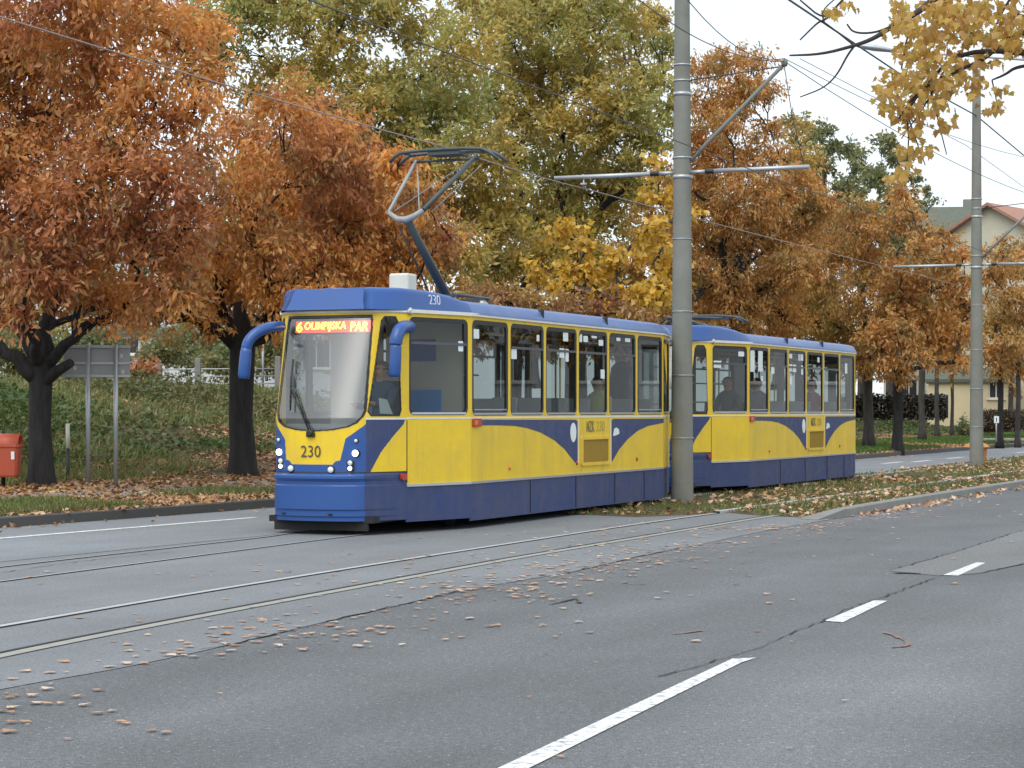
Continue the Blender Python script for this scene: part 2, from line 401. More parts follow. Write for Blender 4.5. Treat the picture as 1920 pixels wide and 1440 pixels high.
def rail(name, pts, lo=-.035, hi=.035, strip_d=None):
    p=resample(smooth(pts,2),.6); b=MB()
    strip(b,p,lo-.02,hi+.035,.0085,mi=1)
    strip(b,p,lo,hi,.0125,mi=0)
    run=[]                                        # where the rail stands free in the grass
    for q in p+[None]:
        if q is not None and inpoly(np.array([q.x]),np.array([q.y]),MEDP)[0]: run.append(q)
        elif len(run)>2: strip(b,run,lo-.02,hi+.02,.04,mi=0); strip(b,run,lo-.021,lo-.02,0,.04,mi=0); strip(b,run,hi+.02,hi+.021,.04,0,mi=0); run=[]
        else: run=[]
    tag(b.build(name,[M_rail,M_groove,M_cstrip]),kind='structure')
rail('tram_rail',railA,-.02,.02); rail('tram_rail',railB,-.018,.018); rail('tram_rail',railC,-.045,.04); 
p=resample(smooth(railD,2),.6); b=MB(); strip(b,p,-.03,.04,.0085,mi=1); strip(b,p,-.15,-.032,.0105,mi=2); strip(b,p,-.02,.012,.012,mi=0)
tag(b.build('tram_rail',[M_groove,M_groove,M_cstrip]),kind='structure')

# markings ---------------------------------------------------------
def quad(name,px):
    tag(sheet(name,gp(px),.0055,M_mark),kind='structure')
quad('lane_marking',[(925,1446),(1374,1236),(1418,1234.5),(1391,1243),(984,1446)])
quad('lane_marking',[(1546,1165),(1638,1127),(1664,1127.5),(1580,1168)])
quad('lane_marking',[(1768,1079.5),(1830,1055.5),(1848,1056),(1797,1080)])
for k in range(3):
    a=G(1809,1067.5)+U*(13.5+9.6*k); q=[a+Nn*.07,a+Nn*.07+U*3,a-Nn*.07+U*3,a-Nn*.07]
    tag(sheet('lane_marking',q,.0055,M_mark),kind='structure')
edge=smooth(gp([(-420,1047),(-200,1027.5),(0,1011),(480,971.5)]),2); 
sp=resample(edge,.3)
dist=0; segs=[[]]
for i,q in enumerate(sp):
    px=CX+F*q.x/q.y
    if 291<px<303:
        if segs[-1]: segs.append([])
    else: segs[-1].append(q)
for s_ in segs:
    b=MB(); strip(b,s_,-.075,.075,.0125); tag(b.build('lane_marking',M_mark),kind='structure')
for px in ((1655,870),(1711,867),(1776,860.5),(1905,849.5)):
    a=G(*px); q=[a+Nn*.1,a+Nn*.1+u2*2.4,a-Nn*.1+u2*2.4,a-Nn*.1]; tag(sheet('lane_marking',q,.0125,M_mark),kind='structure')
# repair patch, cracks, faded red survey mark
tag(sheet('road_patch',gp([(1668,1071),(1790,1037),(1900,1000),(2060,960),(2150,1000),(1960,1050),(1830,1076),(1760,1080)]),.0035,M_asP),kind='structure')
def crack(name,px,wd,m=None,z=.0075):
    pts=smooth(gp(px),1); out=[]
    for i,p in enumerate(resample(pts,.12)): out.append(p+Vector((random.gauss(0,.012),random.gauss(0,.018),0)))
    b=MB(); k=0
    for i in range(len(out)-1):
        wv=wd*random.uniform(.25,1.0)
        d=(out[i+1]-out[i]).normalized(); nn=Vector((-d.y,d.x,0))*wv
        q=len(b.v); b.v += [tuple(out[i]+nn+Vector((0,0,z))),tuple(out[i]-nn+Vector((0,0,z))),tuple(out[i+1]-nn+Vector((0,0,z))),tuple(out[i+1]+nn+Vector((0,0,z)))]
        b.f.append([q,q+1,q+2,q+3]); b.m.append(0); b.sm.append(False)
    tag(b.build(name,m or M_crack),kind='structure')
crack('road_crack',[(1235,1270),(1310,1250),(1385,1228),(1440,1210),(1490,1185),(1545,1166),(1590,1140),(1660,1120),(1750,1085)],.0095)
crack('road_crack',[(1668,1070),(1730,1053),(1790,1036),(1850,1017),(1900,1000),(1990,975)],.012)
crack('road_crack',[(1680,1076),(1700,1075),(1725,1077)],.07)
crack('road_crack',[(1760,1080),(1830,1077),(1880,1066),(1960,1050)],.012)
crack('road_crack',[(1030,1135),(1060,1128),(1085,1122),(1082,1132)],.02)
crack('road_crack',[(375,1219),(420,1212),(480,1198),(560,1180),(650,1157),(700,1147),(860,1109)],.012)
crack('road_crack',[(1060,1076),(1130,1060),(1215,1040),(1272,1029)],.014)
M_redm=paint('faded_red_chalk',(.22,.135,.12),.9,.5,30)
crack('road_crack',[(0,1075),(160,1052),(330,1035)],.008,z=.0095)
crack('red_survey_mark',[(1262,1190),(1285,1187),(1320,1183)],.03,M_redm); crack('red_survey_mark',[(1655,1186),(1685,1195),(1703,1206),(1700,1213),(1678,1216)],.022,M_redm)

# kerbs ------------------------------------------------------------
def kerb(name, pts, wdt, h, m, z0=0.0, joints=1.0):
    p=resample(pts,joints); b=MB()
    strip(b,p,0,0.012,z0-.02,h-.015); strip(b,p,.012,.03,h-.015,h); strip(b,p,.03,wdt,h,h); strip(b,p,wdt,wdt+.005,h,h-.1)
    return b
b=kerb('kerb',kerbN,.17,.135,M_kerb)
p0=kerbN[0]; d=(kerbN[1]-kerbN[0]).normalized(); n_=Vector((-d.y,d.x,0))        # dropped end stone
e=[p0,p0+n_*.17,p0-d*.75+n_*.55,p0-d*.95+n_*.2]
hh=[.135,.135,.012,.012]
k=len(b.v); b.v += [(q.x,q.y,z) for q,z in zip(e,hh)]+[(q.x,q.y,-.02) for q in e]
for f in ((0,1,2,3),(0,3,7,4),(3,2,6,7),(2,1,5,6)): b.f.append([k+i for i in f]); b.m.append(0); b.sm.append(False)
tag(b.build('kerb',M_kerb),kind='structure')
tag(kerb('far_kerb',kerbF,.2,.15,M_kerbd).build('far_kerb',M_kerbd),kind='structure')

# terrain behind the far kerb ---------------------------------------
kf=resample(kerbF,1.2)
def bankk(T):                                     # how high the bank is along the street
    return 1.0 if T<52 else max(.36,1.0-(T-52)*.028)
def tz(d,T):
    a=[(0,.13),(.2,.14),(2.0,.17),(4.2,.30),(5.5,.42),(8.0,.90),(10.5,1.5),(13.5,2.05),(17,2.25),(40,2.6),(90,4.0),(400,9.0)]
    for (d0,z0),(d1,z1) in zip(a,a[1:]):
        if d<=d1:
            z=z0+(z1-z0)*(d-d0)/(d1-d0); break
    else: z=a[-1][1]
    return z if z<.3 else .3+(z-.3)*bankk(T)
ds=[.2,.9,1.6,2.4,3.2,4.0,4.8,5.6,6.6,7.6,8.6,9.6,10.8,12,13.5,15,17,21,28,40,60,90,160,320]
grid=[]
for q,(i) in zip(kf,range(len(kf))):
    t=(kf[min(i+1,len(kf)-1)]-kf[max(i-1,0)]).normalized(); nn=Vector((-t.y,t.x,0)).lerp(Nn,1.0).normalized()
    T=q.dot(U); row=[]
    for d in ds:
        z=tz(d,T)+ (0 if d<1 else .05*math.sin(T*1.3+d)+.07*math.sin(T*.47-d*.8) if d>4.5 else .015*math.sin(T*2+d*3))
        row.append(q+nn*d+Vector((0,0,z)))
    grid.append(row)
V=np.array([[tuple(p) for p in r] for r in grid]).reshape(-1,3); nc=len(ds); T_=[]
for i in range(len(grid)-1):
    for j in range(nc-1): T_.append((i*nc+j,(i+1)*nc+j,(i+1)*nc+j+1,i*nc+j+1))
def soil_mat():
    m,nt,N,L,P=nodes('leafy_soil')
    c=ramp(nt,[(.3,(.045,.032,.018)),(.55,(.12,.075,.04)),(.75,(.17,.10,.05))],noise(nt,6,6,.75))
    c=mix(nt,c,(.05,.065,.02),ramp(nt,[(.45,(0,0,0)),(.6,(1,1,1))],noise(nt,.5,4,.6)))
    L.new(c,P.inputs['Base Color']); P.inputs['Roughness'].default_value=.95; bump(nt,noise(nt,25,5,.7),.8,.03); return m
M_soil=soil_mat()
terr=raw_mesh('verge_and_bank',V,T_,M_soil,smooth=True); tag(terr,kind='structure')
KF=np.array([(q.x,q.y) for q in kf]); KT=np.array([q.dot(U) for q in kf]); KD=np.array([q.dot(Nn) for q in kf])
def terr_pt(T,d):                                 # vectorised: along-street T, distance d behind the kerb
    T=np.asarray(T,float); d=np.asarray(d,float)
    D=np.interp(T,KT,KD)+d
    z=np.array([tz(a,b) for a,b in zip(d.ravel(),T.ravel())]).reshape(d.shape)
    z=z+np.where(d>4.5,.05*np.sin(T*1.3+d)+.07*np.sin(T*.47-d*.8),0)
    return np.stack([T*U.x+D*Nn.x,T*U.y+D*Nn.y,z],-1)
# trodden asphalt footpath between the trees
b=MB(); P0=[Vector(tuple(terr_pt(t,2.1))) for t in np.arange(-20,48,1.5)]; P1=[Vector(tuple(terr_pt(t,3.3))) for t in np.arange(-20,48,1.5)]
for a,c in zip(P0,P1): b.v += [(a.x,a.y,a.z+.025),(c.x,c.y,c.z+.025)]
for i in range(len(P0)-1): b.f.append([2*i,2*i+2,2*i+3,2*i+1]); b.m.append(0); b.sm.append(False)
tag(b.build('footpath',M_asF),kind='structure')

sheet('track_verge',median,.0062,M_soil)
MED=[(p.x,p.y) for p in median]

# ------------------------------------------------------------------ leaves and grass as geometry
def unit(a): return a/np.maximum(np.linalg.norm(a,axis=-1,keepdims=True),1e-9)
def leaf_arrays(p, ax, L, Wd, fold=.25, side=None):
    """one folded leaf per row: base, right, tip, left (a spine fold), 2 triangles"""
    n=len(p); ax=unit(ax)
    r=side if side is not None else RNG.normal(size=(n,3))
    s=unit(np.cross(ax,r)); nn=np.cross(s,ax)
    L=np.broadcast_to(L,(n,))[:,None]; Wd=np.broadcast_to(Wd,(n,))[:,None]
    k=RNG.uniform(.38,.6,(n,1))
    v=np.stack([p, p+ax*L*k+s*Wd*.5-nn*Wd*fold, p+ax*L, p+ax*L*k-s*Wd*.5-nn*Wd*fold],1).reshape(-1,3)
    i=np.arange(n)[:,None]*4
    t=np.concatenate([i+np.array([0,1,2]),i+np.array([0,2,3])],1).reshape(-1,3)
    return v,t
LITTER=[(.24,.10,.04),(.42,.22,.10),(.52,.34,.18),(.33,.14,.05),(.62,.46,.30),(.46,.24,.07),(.16,.08,.04)]
PALE=[(.50,.30,.20),(.60,.44,.33),(.40,.20,.11),(.58,.38,.20),(.64,.52,.43),(.26,.13,.07),(.56,.33,.22),(.34,.18,.10)]
M_lit=leaf_mat('fallen_oak_leaf',LITTER,[(.20,.09,.05),(.36,.20,.11),(.50,.33,.20),(.28,.14,.07)],.6,.15)
M_pale=leaf_mat('fallen_pale_leaf',PALE,None,.6,.1)
M_grass=leaf_mat('grass_blade',[(.08,.14,.03),(.12,.19,.04),(.16,.20,.05),(.22,.20,.08),(.10,.16,.035)],[(.20,.18,.08),(.13,.16,.045),(.25,.20,.10)],.5,.3)
M_ivy=leaf_mat('bank_ground_cover',[(.045,.085,.025),(.075,.125,.035),(.11,.16,.045),(.055,.10,.03)],[(.20,.17,.07),(.11,.12,.05),(.22,.15,.07),(.09,.12,.04)],.35,.3)
def flat_leaves(name, P, L0, L1, m, tilt=.35, lift=.012):
    n=len(P); a=RNG.uniform(0,2*math.pi,n)
    ax=np.stack([np.cos(a),np.sin(a),RNG.normal(0,tilt,n)*.6],1); side=np.stack([RNG.normal(0,tilt,n),RNG.normal(0,tilt,n),-np.ones(n)],1)
    L=RNG.uniform(L0,L1,n); s=unit(np.cross(ax,side))
    v,t=leaf_arrays(P+np.array([0,0,lift]),ax,L,L*RNG.uniform(.5,.8,n),.28,side=-side)
    v=v.reshape(-1,4,3); zmin=v[:,:,2].min(1); v[:,:,2]+= np.maximum(0,(P[:,2]+.004)-zmin)[:,None]; v=v.reshape(-1,3)
    return tag(raw_mesh(name,v,t,m),kind='stuff')
def star_leaves(P, A, S, L, curl=.28):
    """five lobed maple blades, two creases"""
    out=[(0,0),(.30,-.06),(.52,.06),(.36,.20),(.62,.42),(.34,.44),(.26,.62),(.0,1.0),(-.26,.62),(-.34,.44),(-.62,.42),(-.36,.20),(-.52,.06),(-.30,-.06)]
    n=len(P); A=unit(A); s=unit(np.cross(A,S)); nn=np.cross(s,A); V=[]
    ctr=(0,.36)
    for x,y in out+[ctr]:
        z=-curl*abs(x)-curl*.4*(y-.3)**2
        V.append(P+(A*y+s*x+nn*z)*L[:,None])
    V=np.stack(V,1).reshape(-1,3); k=len(out)+1; i=np.arange(n)[:,None]*k
    t=np.concatenate([i+np.array([len(out),j,(j+1)%len(out)]) for j in range(len(out))],1).reshape(-1,3)
    return V,t
def lobed_litter(name, P, L0, L1, m, tilt=.16):
    n=len(P); a=RNG.uniform(0,2*math.pi,n); A=np.stack([np.cos(a),np.sin(a),RNG.normal(0,tilt,n)],1)
    S=unit(np.cross(A,np.stack([RNG.normal(0,tilt,n),RNG.normal(0,tilt,n),np.ones(n)],1)))
    v,t=star_leaves(P,A,np.cross(S,A),RNG.uniform(L0,L1,n),.10); v=v.reshape(n,-1,3); d=v[:,:,2].min(1)
    v[:,:,2]+=(P[:,2]-d)[:,None]; return tag(raw_mesh(name,v.reshape(-1,3),t,m),kind='stuff')
def blades(name, P, h0, h1, m, wd=.014, lean=.5):
    n=len(P); ax=np.stack([RNG.normal(0,lean,n),RNG.normal(0,lean,n),np.ones(n)],1)
    v,t=leaf_arrays(P,ax,RNG.uniform(h0,h1,n),wd,.2); return tag(raw_mesh(name,v,t,m),kind='stuff')
def in_median(n, z=.007):
    a=np.array(MED); lo=a.min(0); hi=np.minimum(a.max(0),[40,120]); out=[]
    p=RNG.uniform(lo,hi,(n,2)); k=inpoly(p[:,0],p[:,1],MED); p=p[k]
    return np.concatenate([p,np.full((len(p),1),z)],1)
def vis_bias(P):                                  # thin out what lies far away
    d=np.linalg.norm(P[:,:2],axis=1); return P[RNG.uniform(size=len(P))<np.clip((42/d)**1.3,0,1)]
def patch(P, sc_, thr, seed):                     # soft natural patches
    x=P[:,0]*sc_; y=P[:,1]*sc_
    f=np.sin(x*1.1+seed)+np.sin(y*1.3-seed*2)+np.sin((x+y)*.7+seed*3)+np.sin((x-y)*1.9+seed)*.7
    return P[f+RNG.normal(0,.5,len(P))>thr]
# distance of points across the track in the car frames, to keep growth off the railheads
RAILS=[resample(smooth(r,2),.5) for r in (railA,railB,railC)]
def off_rails(P, gap=.06):
    keep=np.ones(len(P),bool)
    for r in RAILS:
        Rp=np.array([(q.x,q.y) for q in r]); tt=Rp@np.array([U.x,U.y]); dd=Rp@np.array([Nn.x,Nn.y])
        T=P[:,:2]@np.array([U.x,U.y]); D=P[:,:2]@np.array([Nn.x,Nn.y]); keep&=np.abs(D-np.interp(T,tt,dd))>gap
    return P[keep]
P=vis_bias(in_median(700000)); P=off_rails(patch(P,.9,-1.6,1.0)); blades('track_grass',P[:110000],.03,.095,M_grass,.016)
P=off_rails(patch(vis_bias(in_median(160000)),.6,.9,4.0),.1); blades('track_weeds',P[:5000],.08,.17,M_grass,.03)
P=off_rails(patch(vis_bias(in_median(150000)),.8,-1.2,2.5),.035); RNG.shuffle(P); P=P[:int(len(P)*.62)]; hn=int(len(P)*.6); flat_leaves('track_leaf_litter',P[:hn],.07,.15,M_lit,.5,.03); lobed_litter('track_pale_litter',P[hn:]+np.array([0,0,.03]),.06,.11,M_pale,.4)
# verge and bank
def terr_scatter(n, T0,T1,d0,d1):
    P=terr_pt(RNG.uniform(T0,T1,n),RNG.uniform(d0,d1,n)); return P
P=terr_scatter(85000,18,105,.05,6.6); P=vis_bias(P); flat_leaves('verge_leaf_litter',P,.06,.14,M_lit,.5,.02)
P=np.concatenate([terr_scatter(22000,18,75,5.5,9),terr_scatter(16000,18,75,8,16)]); flat_leaves('bank_leaf_litter',patch(P,.5,-.9,3.3),.07,.14,M_lit,.5,.08)
P=patch(terr_scatter(90000,16,60,.2,2.3),.9,.75,2.0); blades('verge_grass',P,.05,.16,M_grass,.02)
P=patch(terr_scatter(90000,58,120,.3,4.5),.3,-1.6,5.0); blades('lawn_grass',P,.06,.2,leaf_mat('lawn_blade',[(.06,.13,.02),(.10,.18,.03),(.14,.20,.05)],None,.5,.3),.03)
P=patch(terr_scatter(120000,20,70,4.6,16),.45,-1.0,1.4); blades('bank_grass',P,.10,.32,leaf_mat('bank_grass_blade',[(.10,.17,.04),(.15,.22,.05),(.20,.21,.07),(.26,.21,.09)],[(.24,.19,.09),(.16,.19,.06),(.30,.22,.11)],.4,.3),.035,.7)
P=terr_scatter(80000,20,118,6.0,16.5); P=patch(P,.55,-.5,.5)
n=len(P); P2=P+np.stack([RNG.normal(0,.05,n),RNG.normal(0,.05,n),RNG.uniform(0,.17,n)**1.1],1)
v,t=leaf_arrays(P2,np.stack([RNG.normal(0,1,n),RNG.normal(0,1,n),RNG.normal(.1,.45,n)],1),RNG.uniform(.10,.22,n),RNG.uniform(.06,.12,n),.15)
tag(raw_mesh('bank_undergrowth',v,t,M_ivy),kind='stuff')
P=patch(terr_scatter(90000,20,80,6.5,17),.62,1.35,2.2); n=len(P)         # taller nettles and brambles in clumps
P2=P+np.stack([RNG.normal(0,.06,n),RNG.normal(0,.06,n),RNG.uniform(.02,.55,n)],1)
v,t=leaf_arrays(P2,np.stack([RNG.normal(0,1,n),RNG.normal(0,1,n),RNG.normal(-.1,.5,n)],1),RNG.uniform(.09,.18,n),RNG.uniform(.05,.09,n),.15)
tag(raw_mesh('bank_brambles',v,t,M_ivy),kind='stuff')
# leaves blown over the carriageway: thick along the seam and kerb, thin elsewhere
S=np.array([(p.x,p.y) for p in resample(seam+kerbN[:5],.25)])
def along(n, sd, mean):
    k=RNG.integers(0,len(S),n); o=RNG.normal(mean,sd,n)
    return np.stack([S[k,0]+Nn.x*o+RNG.normal(0,.1,n),S[k,1]+Nn.y*o+RNG.normal(0,.1,n),np.full(n,.012)],1)
P=np.concatenate([patch(along(1500,.45,-.05),1.4,-.3,.3),patch(along(1000,1.5,1.0),.8,-.4,1.2),along(80,2.4,-2.0)])
k=[i for i,p in enumerate(P) if p[1]>5]; P=P[k]
inm=inpoly(P[:,0],P[:,1],MED); P=P[~inm]; lobed_litter('road_leaf_litter',P,.028,.082,M_pale,.05)
ks=np.array([(p.x,p.y) for p in resample(kerbN[:-3],.2)]); k=RNG.integers(0,len(ks),380); o=-np.abs(RNG.normal(0,.22,380))-.03
flat_leaves('kerb_leaf_litter',np.stack([ks[k,0]+Nn.x*o,ks[k,1]+Nn.y*o,np.full(380,.006)],1),.07,.14,M_pale,.5,.01)
ks=np.array([(p.x,p.y) for p in kf if p.y<75]); k=RNG.integers(0,len(ks),500); o=-np.abs(RNG.normal(0,.14,500))-.03
flat_leaves('gutter_leaf_litter',np.stack([ks[k,0]+RNG.normal(0,.3,500)+Nn.x*o,ks[k,1]+RNG.normal(0,.6,500)+Nn.y*o,np.full(500,.012)],1),.06,.14,M_lit,.5,.01)

# ------------------------------------------------------------------ the tram
WD=2.5; PT=1.324
TH={1:TH1,2:TH2}; BB={1:B1,2:B2}
def loc2w(i,t,y,z): q=carp(i,t,y); return Vector((q.x,q.y,z))
def w2loc(i,p):
    uu,nn=(u1,n1) if i==1 else (u2,n2); d=Vector(p)-BB[i]; return Vector((d.dot(uu),d.dot(nn),p[2]))
def hit(i,px,py,a,b):                             # ray through a pixel -> the car's vertical plane over plan line a-b
    o=w2loc(i,(0,0,H)); d=w2loc(i,W(px,py,10))-o
    ab=Vector((b[0]-a[0],b[1]-a[1])); L=ab.length; ab/=L; nn=Vector((-ab.y,ab.x))
    k=(Vector((a[0]-o.x,a[1]-o.y)).dot(nn))/(Vector((d.x,d.y)).dot(nn)); p=o+d*k
    return (Vector((p.x-a[0],p.y-a[1])).dot(ab), p.z)
def z2(x,y): return (860+x*.31947,540+y*.31947)
SA,SB=(0,0),(6*PT,0)
def S2(x,y): return hit(1,*z2(x,y),SA,SB)
def pane_fn(a,b,flip=False):                      # panel map: u along a->b, v up, depth inwards
    A=Vector((a[0],a[1],0)); d=Vector((b[0]-a[0],b[1]-a[1],0)).normalized(); n=Vector((-d.y,d.x,0))
    if flip: n=-n
    return lambda u,v,dep: A+d*u+n*dep+Vector((0,0,v))
def plen(a,b): return math.hypot(b[0]-a[0],b[1]-a[1])
mir=lambda p:(p[0],WD-p[1])
PF=[(-1.3,.33),(0,0),(6*PT,0),(6*PT+1.3,.33),(6*PT+2.0,.60)]
END=PF[-1][0]
car=thing('tram','front tram car in blue and yellow, lit destination board and raised pantograph','tram',B1,R(90)-TH1,'coupled tram cars')
SKB,YB,SIL,GUT=.11,.633,1.505,2.90
# lower body, pillars and headers ----------------------------------------
body=MB(); skirt=MB()
wins=[]                                           # (panel a,b,flip, outer loop, kind)
def wall(a,b,flip,yb,holes,zlow):
    L=plen(a,b); f=pane_fn(a,b,flip)
    body.plate(f,[(0,yb),(L,yb),(L,SIL),(0,SIL)],(),0,.05,0,1)
    body.plate(f,[(0,SIL),(L,SIL),(L,GUT),(0,GUT)],holes,0,.05,0,1,0)
    # drip strip on the bottom of the yellow, white line under the windows, gutter
    body.plate(f,[(0,yb-.025),(L,yb-.025),(L,yb+.008),(0,yb+.008)],(),-.012,.0,2)
    body.plate(f,[(0,SIL-.018),(L,SIL-.018),(L,SIL+.004),(0,SIL+.004)],(),-.004,.0,3)
    body.plate(f,[(0,GUT-.03),(L,GUT-.03),(L,GUT+.015),(0,GUT+.015)],(),-.03,.0,3)
    skirt.plate(f,[(0,zlow),(L,zlow),(L,yb-.025),(0,yb-.025)],(),.006,.03,0)
for flip in (False,True):
    q=[mir(p) for p in PF] if flip else PF
    L=plen(q[0],q[1]); hB=rrect(.05,SIL+.03,L-.06,GUT-.08,.09)
    wall(q[0],q[1],flip,YB,[hB],.15); wins.append((q[0],q[1],flip,(.05,SIL+.03,L-.06,GUT-.08),'bar'))
    hs=[]
    for k in range(6):
        r=(k*PT+.042,SIL+.022,(k+1)*PT-.042,GUT-.075); hs.append(rrect(*r,.10))
        wins.append((q[1],q[2],flip,r,'bar' if 0<k<5 else 'deep'))
    wall(q[1],q[2],flip,YB,hs,SKB)
    L=plen(q[2],q[3]); r=(.07,SIL+.03,L-.09,GUT-.09); wall(q[2],q[3],flip,YB,[rrect(*r,.09)],SKB+.05); wins.append((q[2],q[3],flip,r,'plain'))
    L=plen(q[3],q[4]); r=(.10,SIL+.03,L-.12,GUT-.1); wall(q[3],q[4],flip,YB,[rrect(*r,.09)],SKB+.3); wins.append((q[3],q[4],flip,r,'plain'))
a,b=PF[4],mir(PF[4]); L=plen(a,b); r=(.12,SIL+.03,L-.12,GUT-.15); wall(a,b,False,.75,[rrect(*r,.12)],.35); wins.append((a,b,False,r,'plain'))
# painted blue swoops on both sides (polygons of the paint, 3 mm proud)
curveL=[(125,806),(230,806),(330,810),(400,822),(480,848),(560,893),(620,945),(655,990),(682,1024)]
curveR=[(898,1022),(940,950),(990,889),(1050,838),(1110,810),(1203,791)]
pl=[S2(120,773),S2(685,773),S2(697,782),S2(697,1024)]+[S2(*c) for c in curveL[::-1]]
pr=[S2(1203,766),S2(908,768),S2(897,778)]+[S2(*c) for c in curveR]
for flip in (False,True):
    f=pane_fn(mir(SA) if flip else SA,mir(SB) if flip else SB,flip)
    for q in (pl,pr): body.plate(f,[(u,min(v,SIL-.03)) for u,v in q],(),-.003,.0,4)
# white line edging the middle panel
f=pane_fn(SA,SB)
for xx in (704,892):
    (u,zt),(u2_,zb)=S2(xx,770),S2(xx,1030); body.plate(f,[(u-.012,zb),(u+.012,zb),(u+.012,min(zt,SIL-.02)),(u-.012,min(zt,SIL-.02))],(),-.004,0,3)
body.build('body',[M_yel,M_lining,M_alu,M_white,M_blu2],car)
# panel joints in the skirt
for t in (2.1,3.9,5.6,7.0):
    skirt.box((t,.003,.36),(.012,.012,.46),1)
skirt.build('skirt',[M_blu2,M_blk],car)
# windows: frame > pane (+ sliding vent bar, foot rail)
def mk_window(a,b,flip,r,kind):
    f=pane_fn(a,b,flip); x0,z0,x1,z1=r; bw=.035 if kind!='deep' else .06
    fr=MB(); zz0=z0+(.055 if kind=='deep' else .045)
    inner=rrect(x0+bw,zz0,x1-bw,z1-.06,.07)
    fr.plate(f,rrect(x0-.004,z0-.004,x1+.004,z1+.004,.10),[inner],.004,.035,0)
    fr.plate(f,[(x0+.05,z0+.012),(x1-.05,z0+.012),(x1-.05,z0+.04),(x0+.05,z0+.04)],(),-.006,.004,1)
    if kind=='deep': fr.plate(f,[(x0+.07,z0+.075),(x1-.07,z0+.075),(x1-.07,z0+.09),(x0+.07,z0+.09)],(),-.004,.02,1)
    if kind=='bar':
        zb=z1-.06-(z1-z0)*.23
        fr.plate(f,[(x0+bw,zb),(x1-bw,zb),(x1-bw,zb+.035),(x0+bw,zb+.035)],(),-.002,.028,2)
        fr.plate(f,[(x1-bw-.05,zb),(x1-bw,zb),(x1-bw,z1-.06),(x1-bw-.05,z1-.06)],(),.0,.028,0)
    o=fr.build('window',[M_blk,M_alu,M_dkbar],car)
    p=MB(); p.v=[tuple(f(u,v,.018)) for u,v in rrect(x0+bw-.01,zz0-.01,x1-bw+.01,z1-.05,.07)]; p.f=[list(range(len(p.v)))]; p.m=[0]; p.sm=[False]
    p.build('pane',M_glass,o)
M_dkbar=paint('grey_window_bar',(.10,.105,.12),.4,.3,8,metal=.4)
for wv in wins: mk_window(*wv)

# nose: one curved shell, cut into fascia, seals and glass ----------------
plan=[Vector((-1.3,.33)),Vector((-1.5,.405)),Vector((-1.75,.505)),Vector((-1.93,.585)),Vector((-2.03,.70)),Vector((-2.10,.92)),Vector((-2.125,1.25))]
plan=plan+[Vector((p.x,WD-p.y)) for p in plan[-2::-1]]
for _ in range(3):
    q=[plan[0]]
    for a,b in zip(plan,plan[1:]): q+=[a.lerp(b,.25),a.lerp(b,.75)]
    plan=q+[plan[-1]]
cum=[0]
for a,b in zip(plan,plan[1:]): cum.append(cum[-1]+(b-a).length)
NC=440; NR=400; ss=np.linspace(0,cum[-1],NC); PX=np.interp(ss,cum,[p.x for p in plan]); PY=np.interp(ss,cum,[p.y for p in plan])
ZZ=np.linspace(.185,GUT-.02,NR)
def nose_xyz(x,y,z,out=0.0):
    w_=np.clip((-1.3-x)/.7,0,1.2)
    rk=np.where(z>1.5,.33*(z-1.5)/1.37,0.0)
    bp=np.where(z<.80,.045*np.clip((.80-z)/.03,0,1),0)-np.where((z>.640)&(z<.70),.018,0)-np.where(z<.33,.02,0)-np.where(z<.24,.02,0)+np.where((z>.72)&(z<.79),.02,0)
    inward=np.where(z>1.5,.05*(z-1.5)/1.37,0)*np.clip((.75-np.abs(y-1.25))/.3,-1,1)*0
    return x+(rk-bp)*w_-out, y, z
X_,Z_=np.meshgrid(PX,ZZ); Y_,_=np.meshgrid(PY,ZZ)
gx,gy,gz=nose_xyz(X_,Y_,Z_); VN=np.stack([gx,gy,gz],-1).reshape(-1,3)
cx_=(X_[:-1,:-1]+X_[1:,1:])/2; cy_=(Y_[:-1,:-1]+Y_[1:,1:])/2; cz_=(Z_[:-1,:-1]+Z_[1:,1:])/2
ym=np.minimum(cy_,WD-cy_); fa=(cx_+2.03)/.73; isA=ym<.60
screen=[(.66,2.80),(1.84,2.80),(1.85,2.74),(1.865,1.60),(1.85,1.53),(1.80,1.46),(1.70,1.40),(1.5,1.36),(1.25,1.345),(1.0,1.36),(.80,1.40),(.70,1.45),(.64,1.53),(.62,1.60),(.645,2.74)]
def grow(p,d):
    c=Vector((sum(q[0] for q in p)/len(p),sum(q[1] for q in p)/len(p)))
    return [(c.x+(x-c.x)*(1+d/.6),c.y+(z-c.y)*(1+d/.72)) for x,z in p]
sidew=[(.27,2.74),(.35,2.80),(.66,2.80),(.76,2.72),(.86,1.62),(.82,1.54),(.24,1.54),(.17,1.60)]
gs=inpoly(cy_,cz_,screen)&~isA|(inpoly(cy_,cz_,screen)); gs&=~(isA&(fa>.12)); seal=inpoly(cy_,cz_,grow(screen,.022))&~gs&~(isA&(fa>.16))
gw=inpoly(fa,cz_,sidew)&isA; sealw=inpoly(fa,cz_,[(x_+(x_-.5)*.07,z_+(z_-2.17)*.028) for x_,z_ in sidew])&isA&~gw
center=[(1.585,.909),(1.628,.956),(1.683,.967),(1.70,1.224),(1.774,1.312),(1.885,1.42),(2.6,1.52),(2.6,1.6),(-.1,1.6),(-.1,1.5),(.56,1.49),(.62,1.40),(.724,1.312),(.822,1.24),(.889,.964),(.95,.951),(.987,.909)]
Ayel=[(1.2,1.475),(.965,1.475),(.93,1.42),(.67,1.248),(.44,1.073),(.28,.9),(.2,.80),(1.2,.80)]
blue=(cz_<1.49)&~(inpoly(cy_,cz_,center)&~isA)&~(isA&inpoly(fa,cz_,Ayel))
mi=np.zeros(cz_.shape,int); mi[blue]=1; mi[(cz_<.80)]=1; mi[isA&(cz_<1.49)&(blue|(cz_<.8))]=2
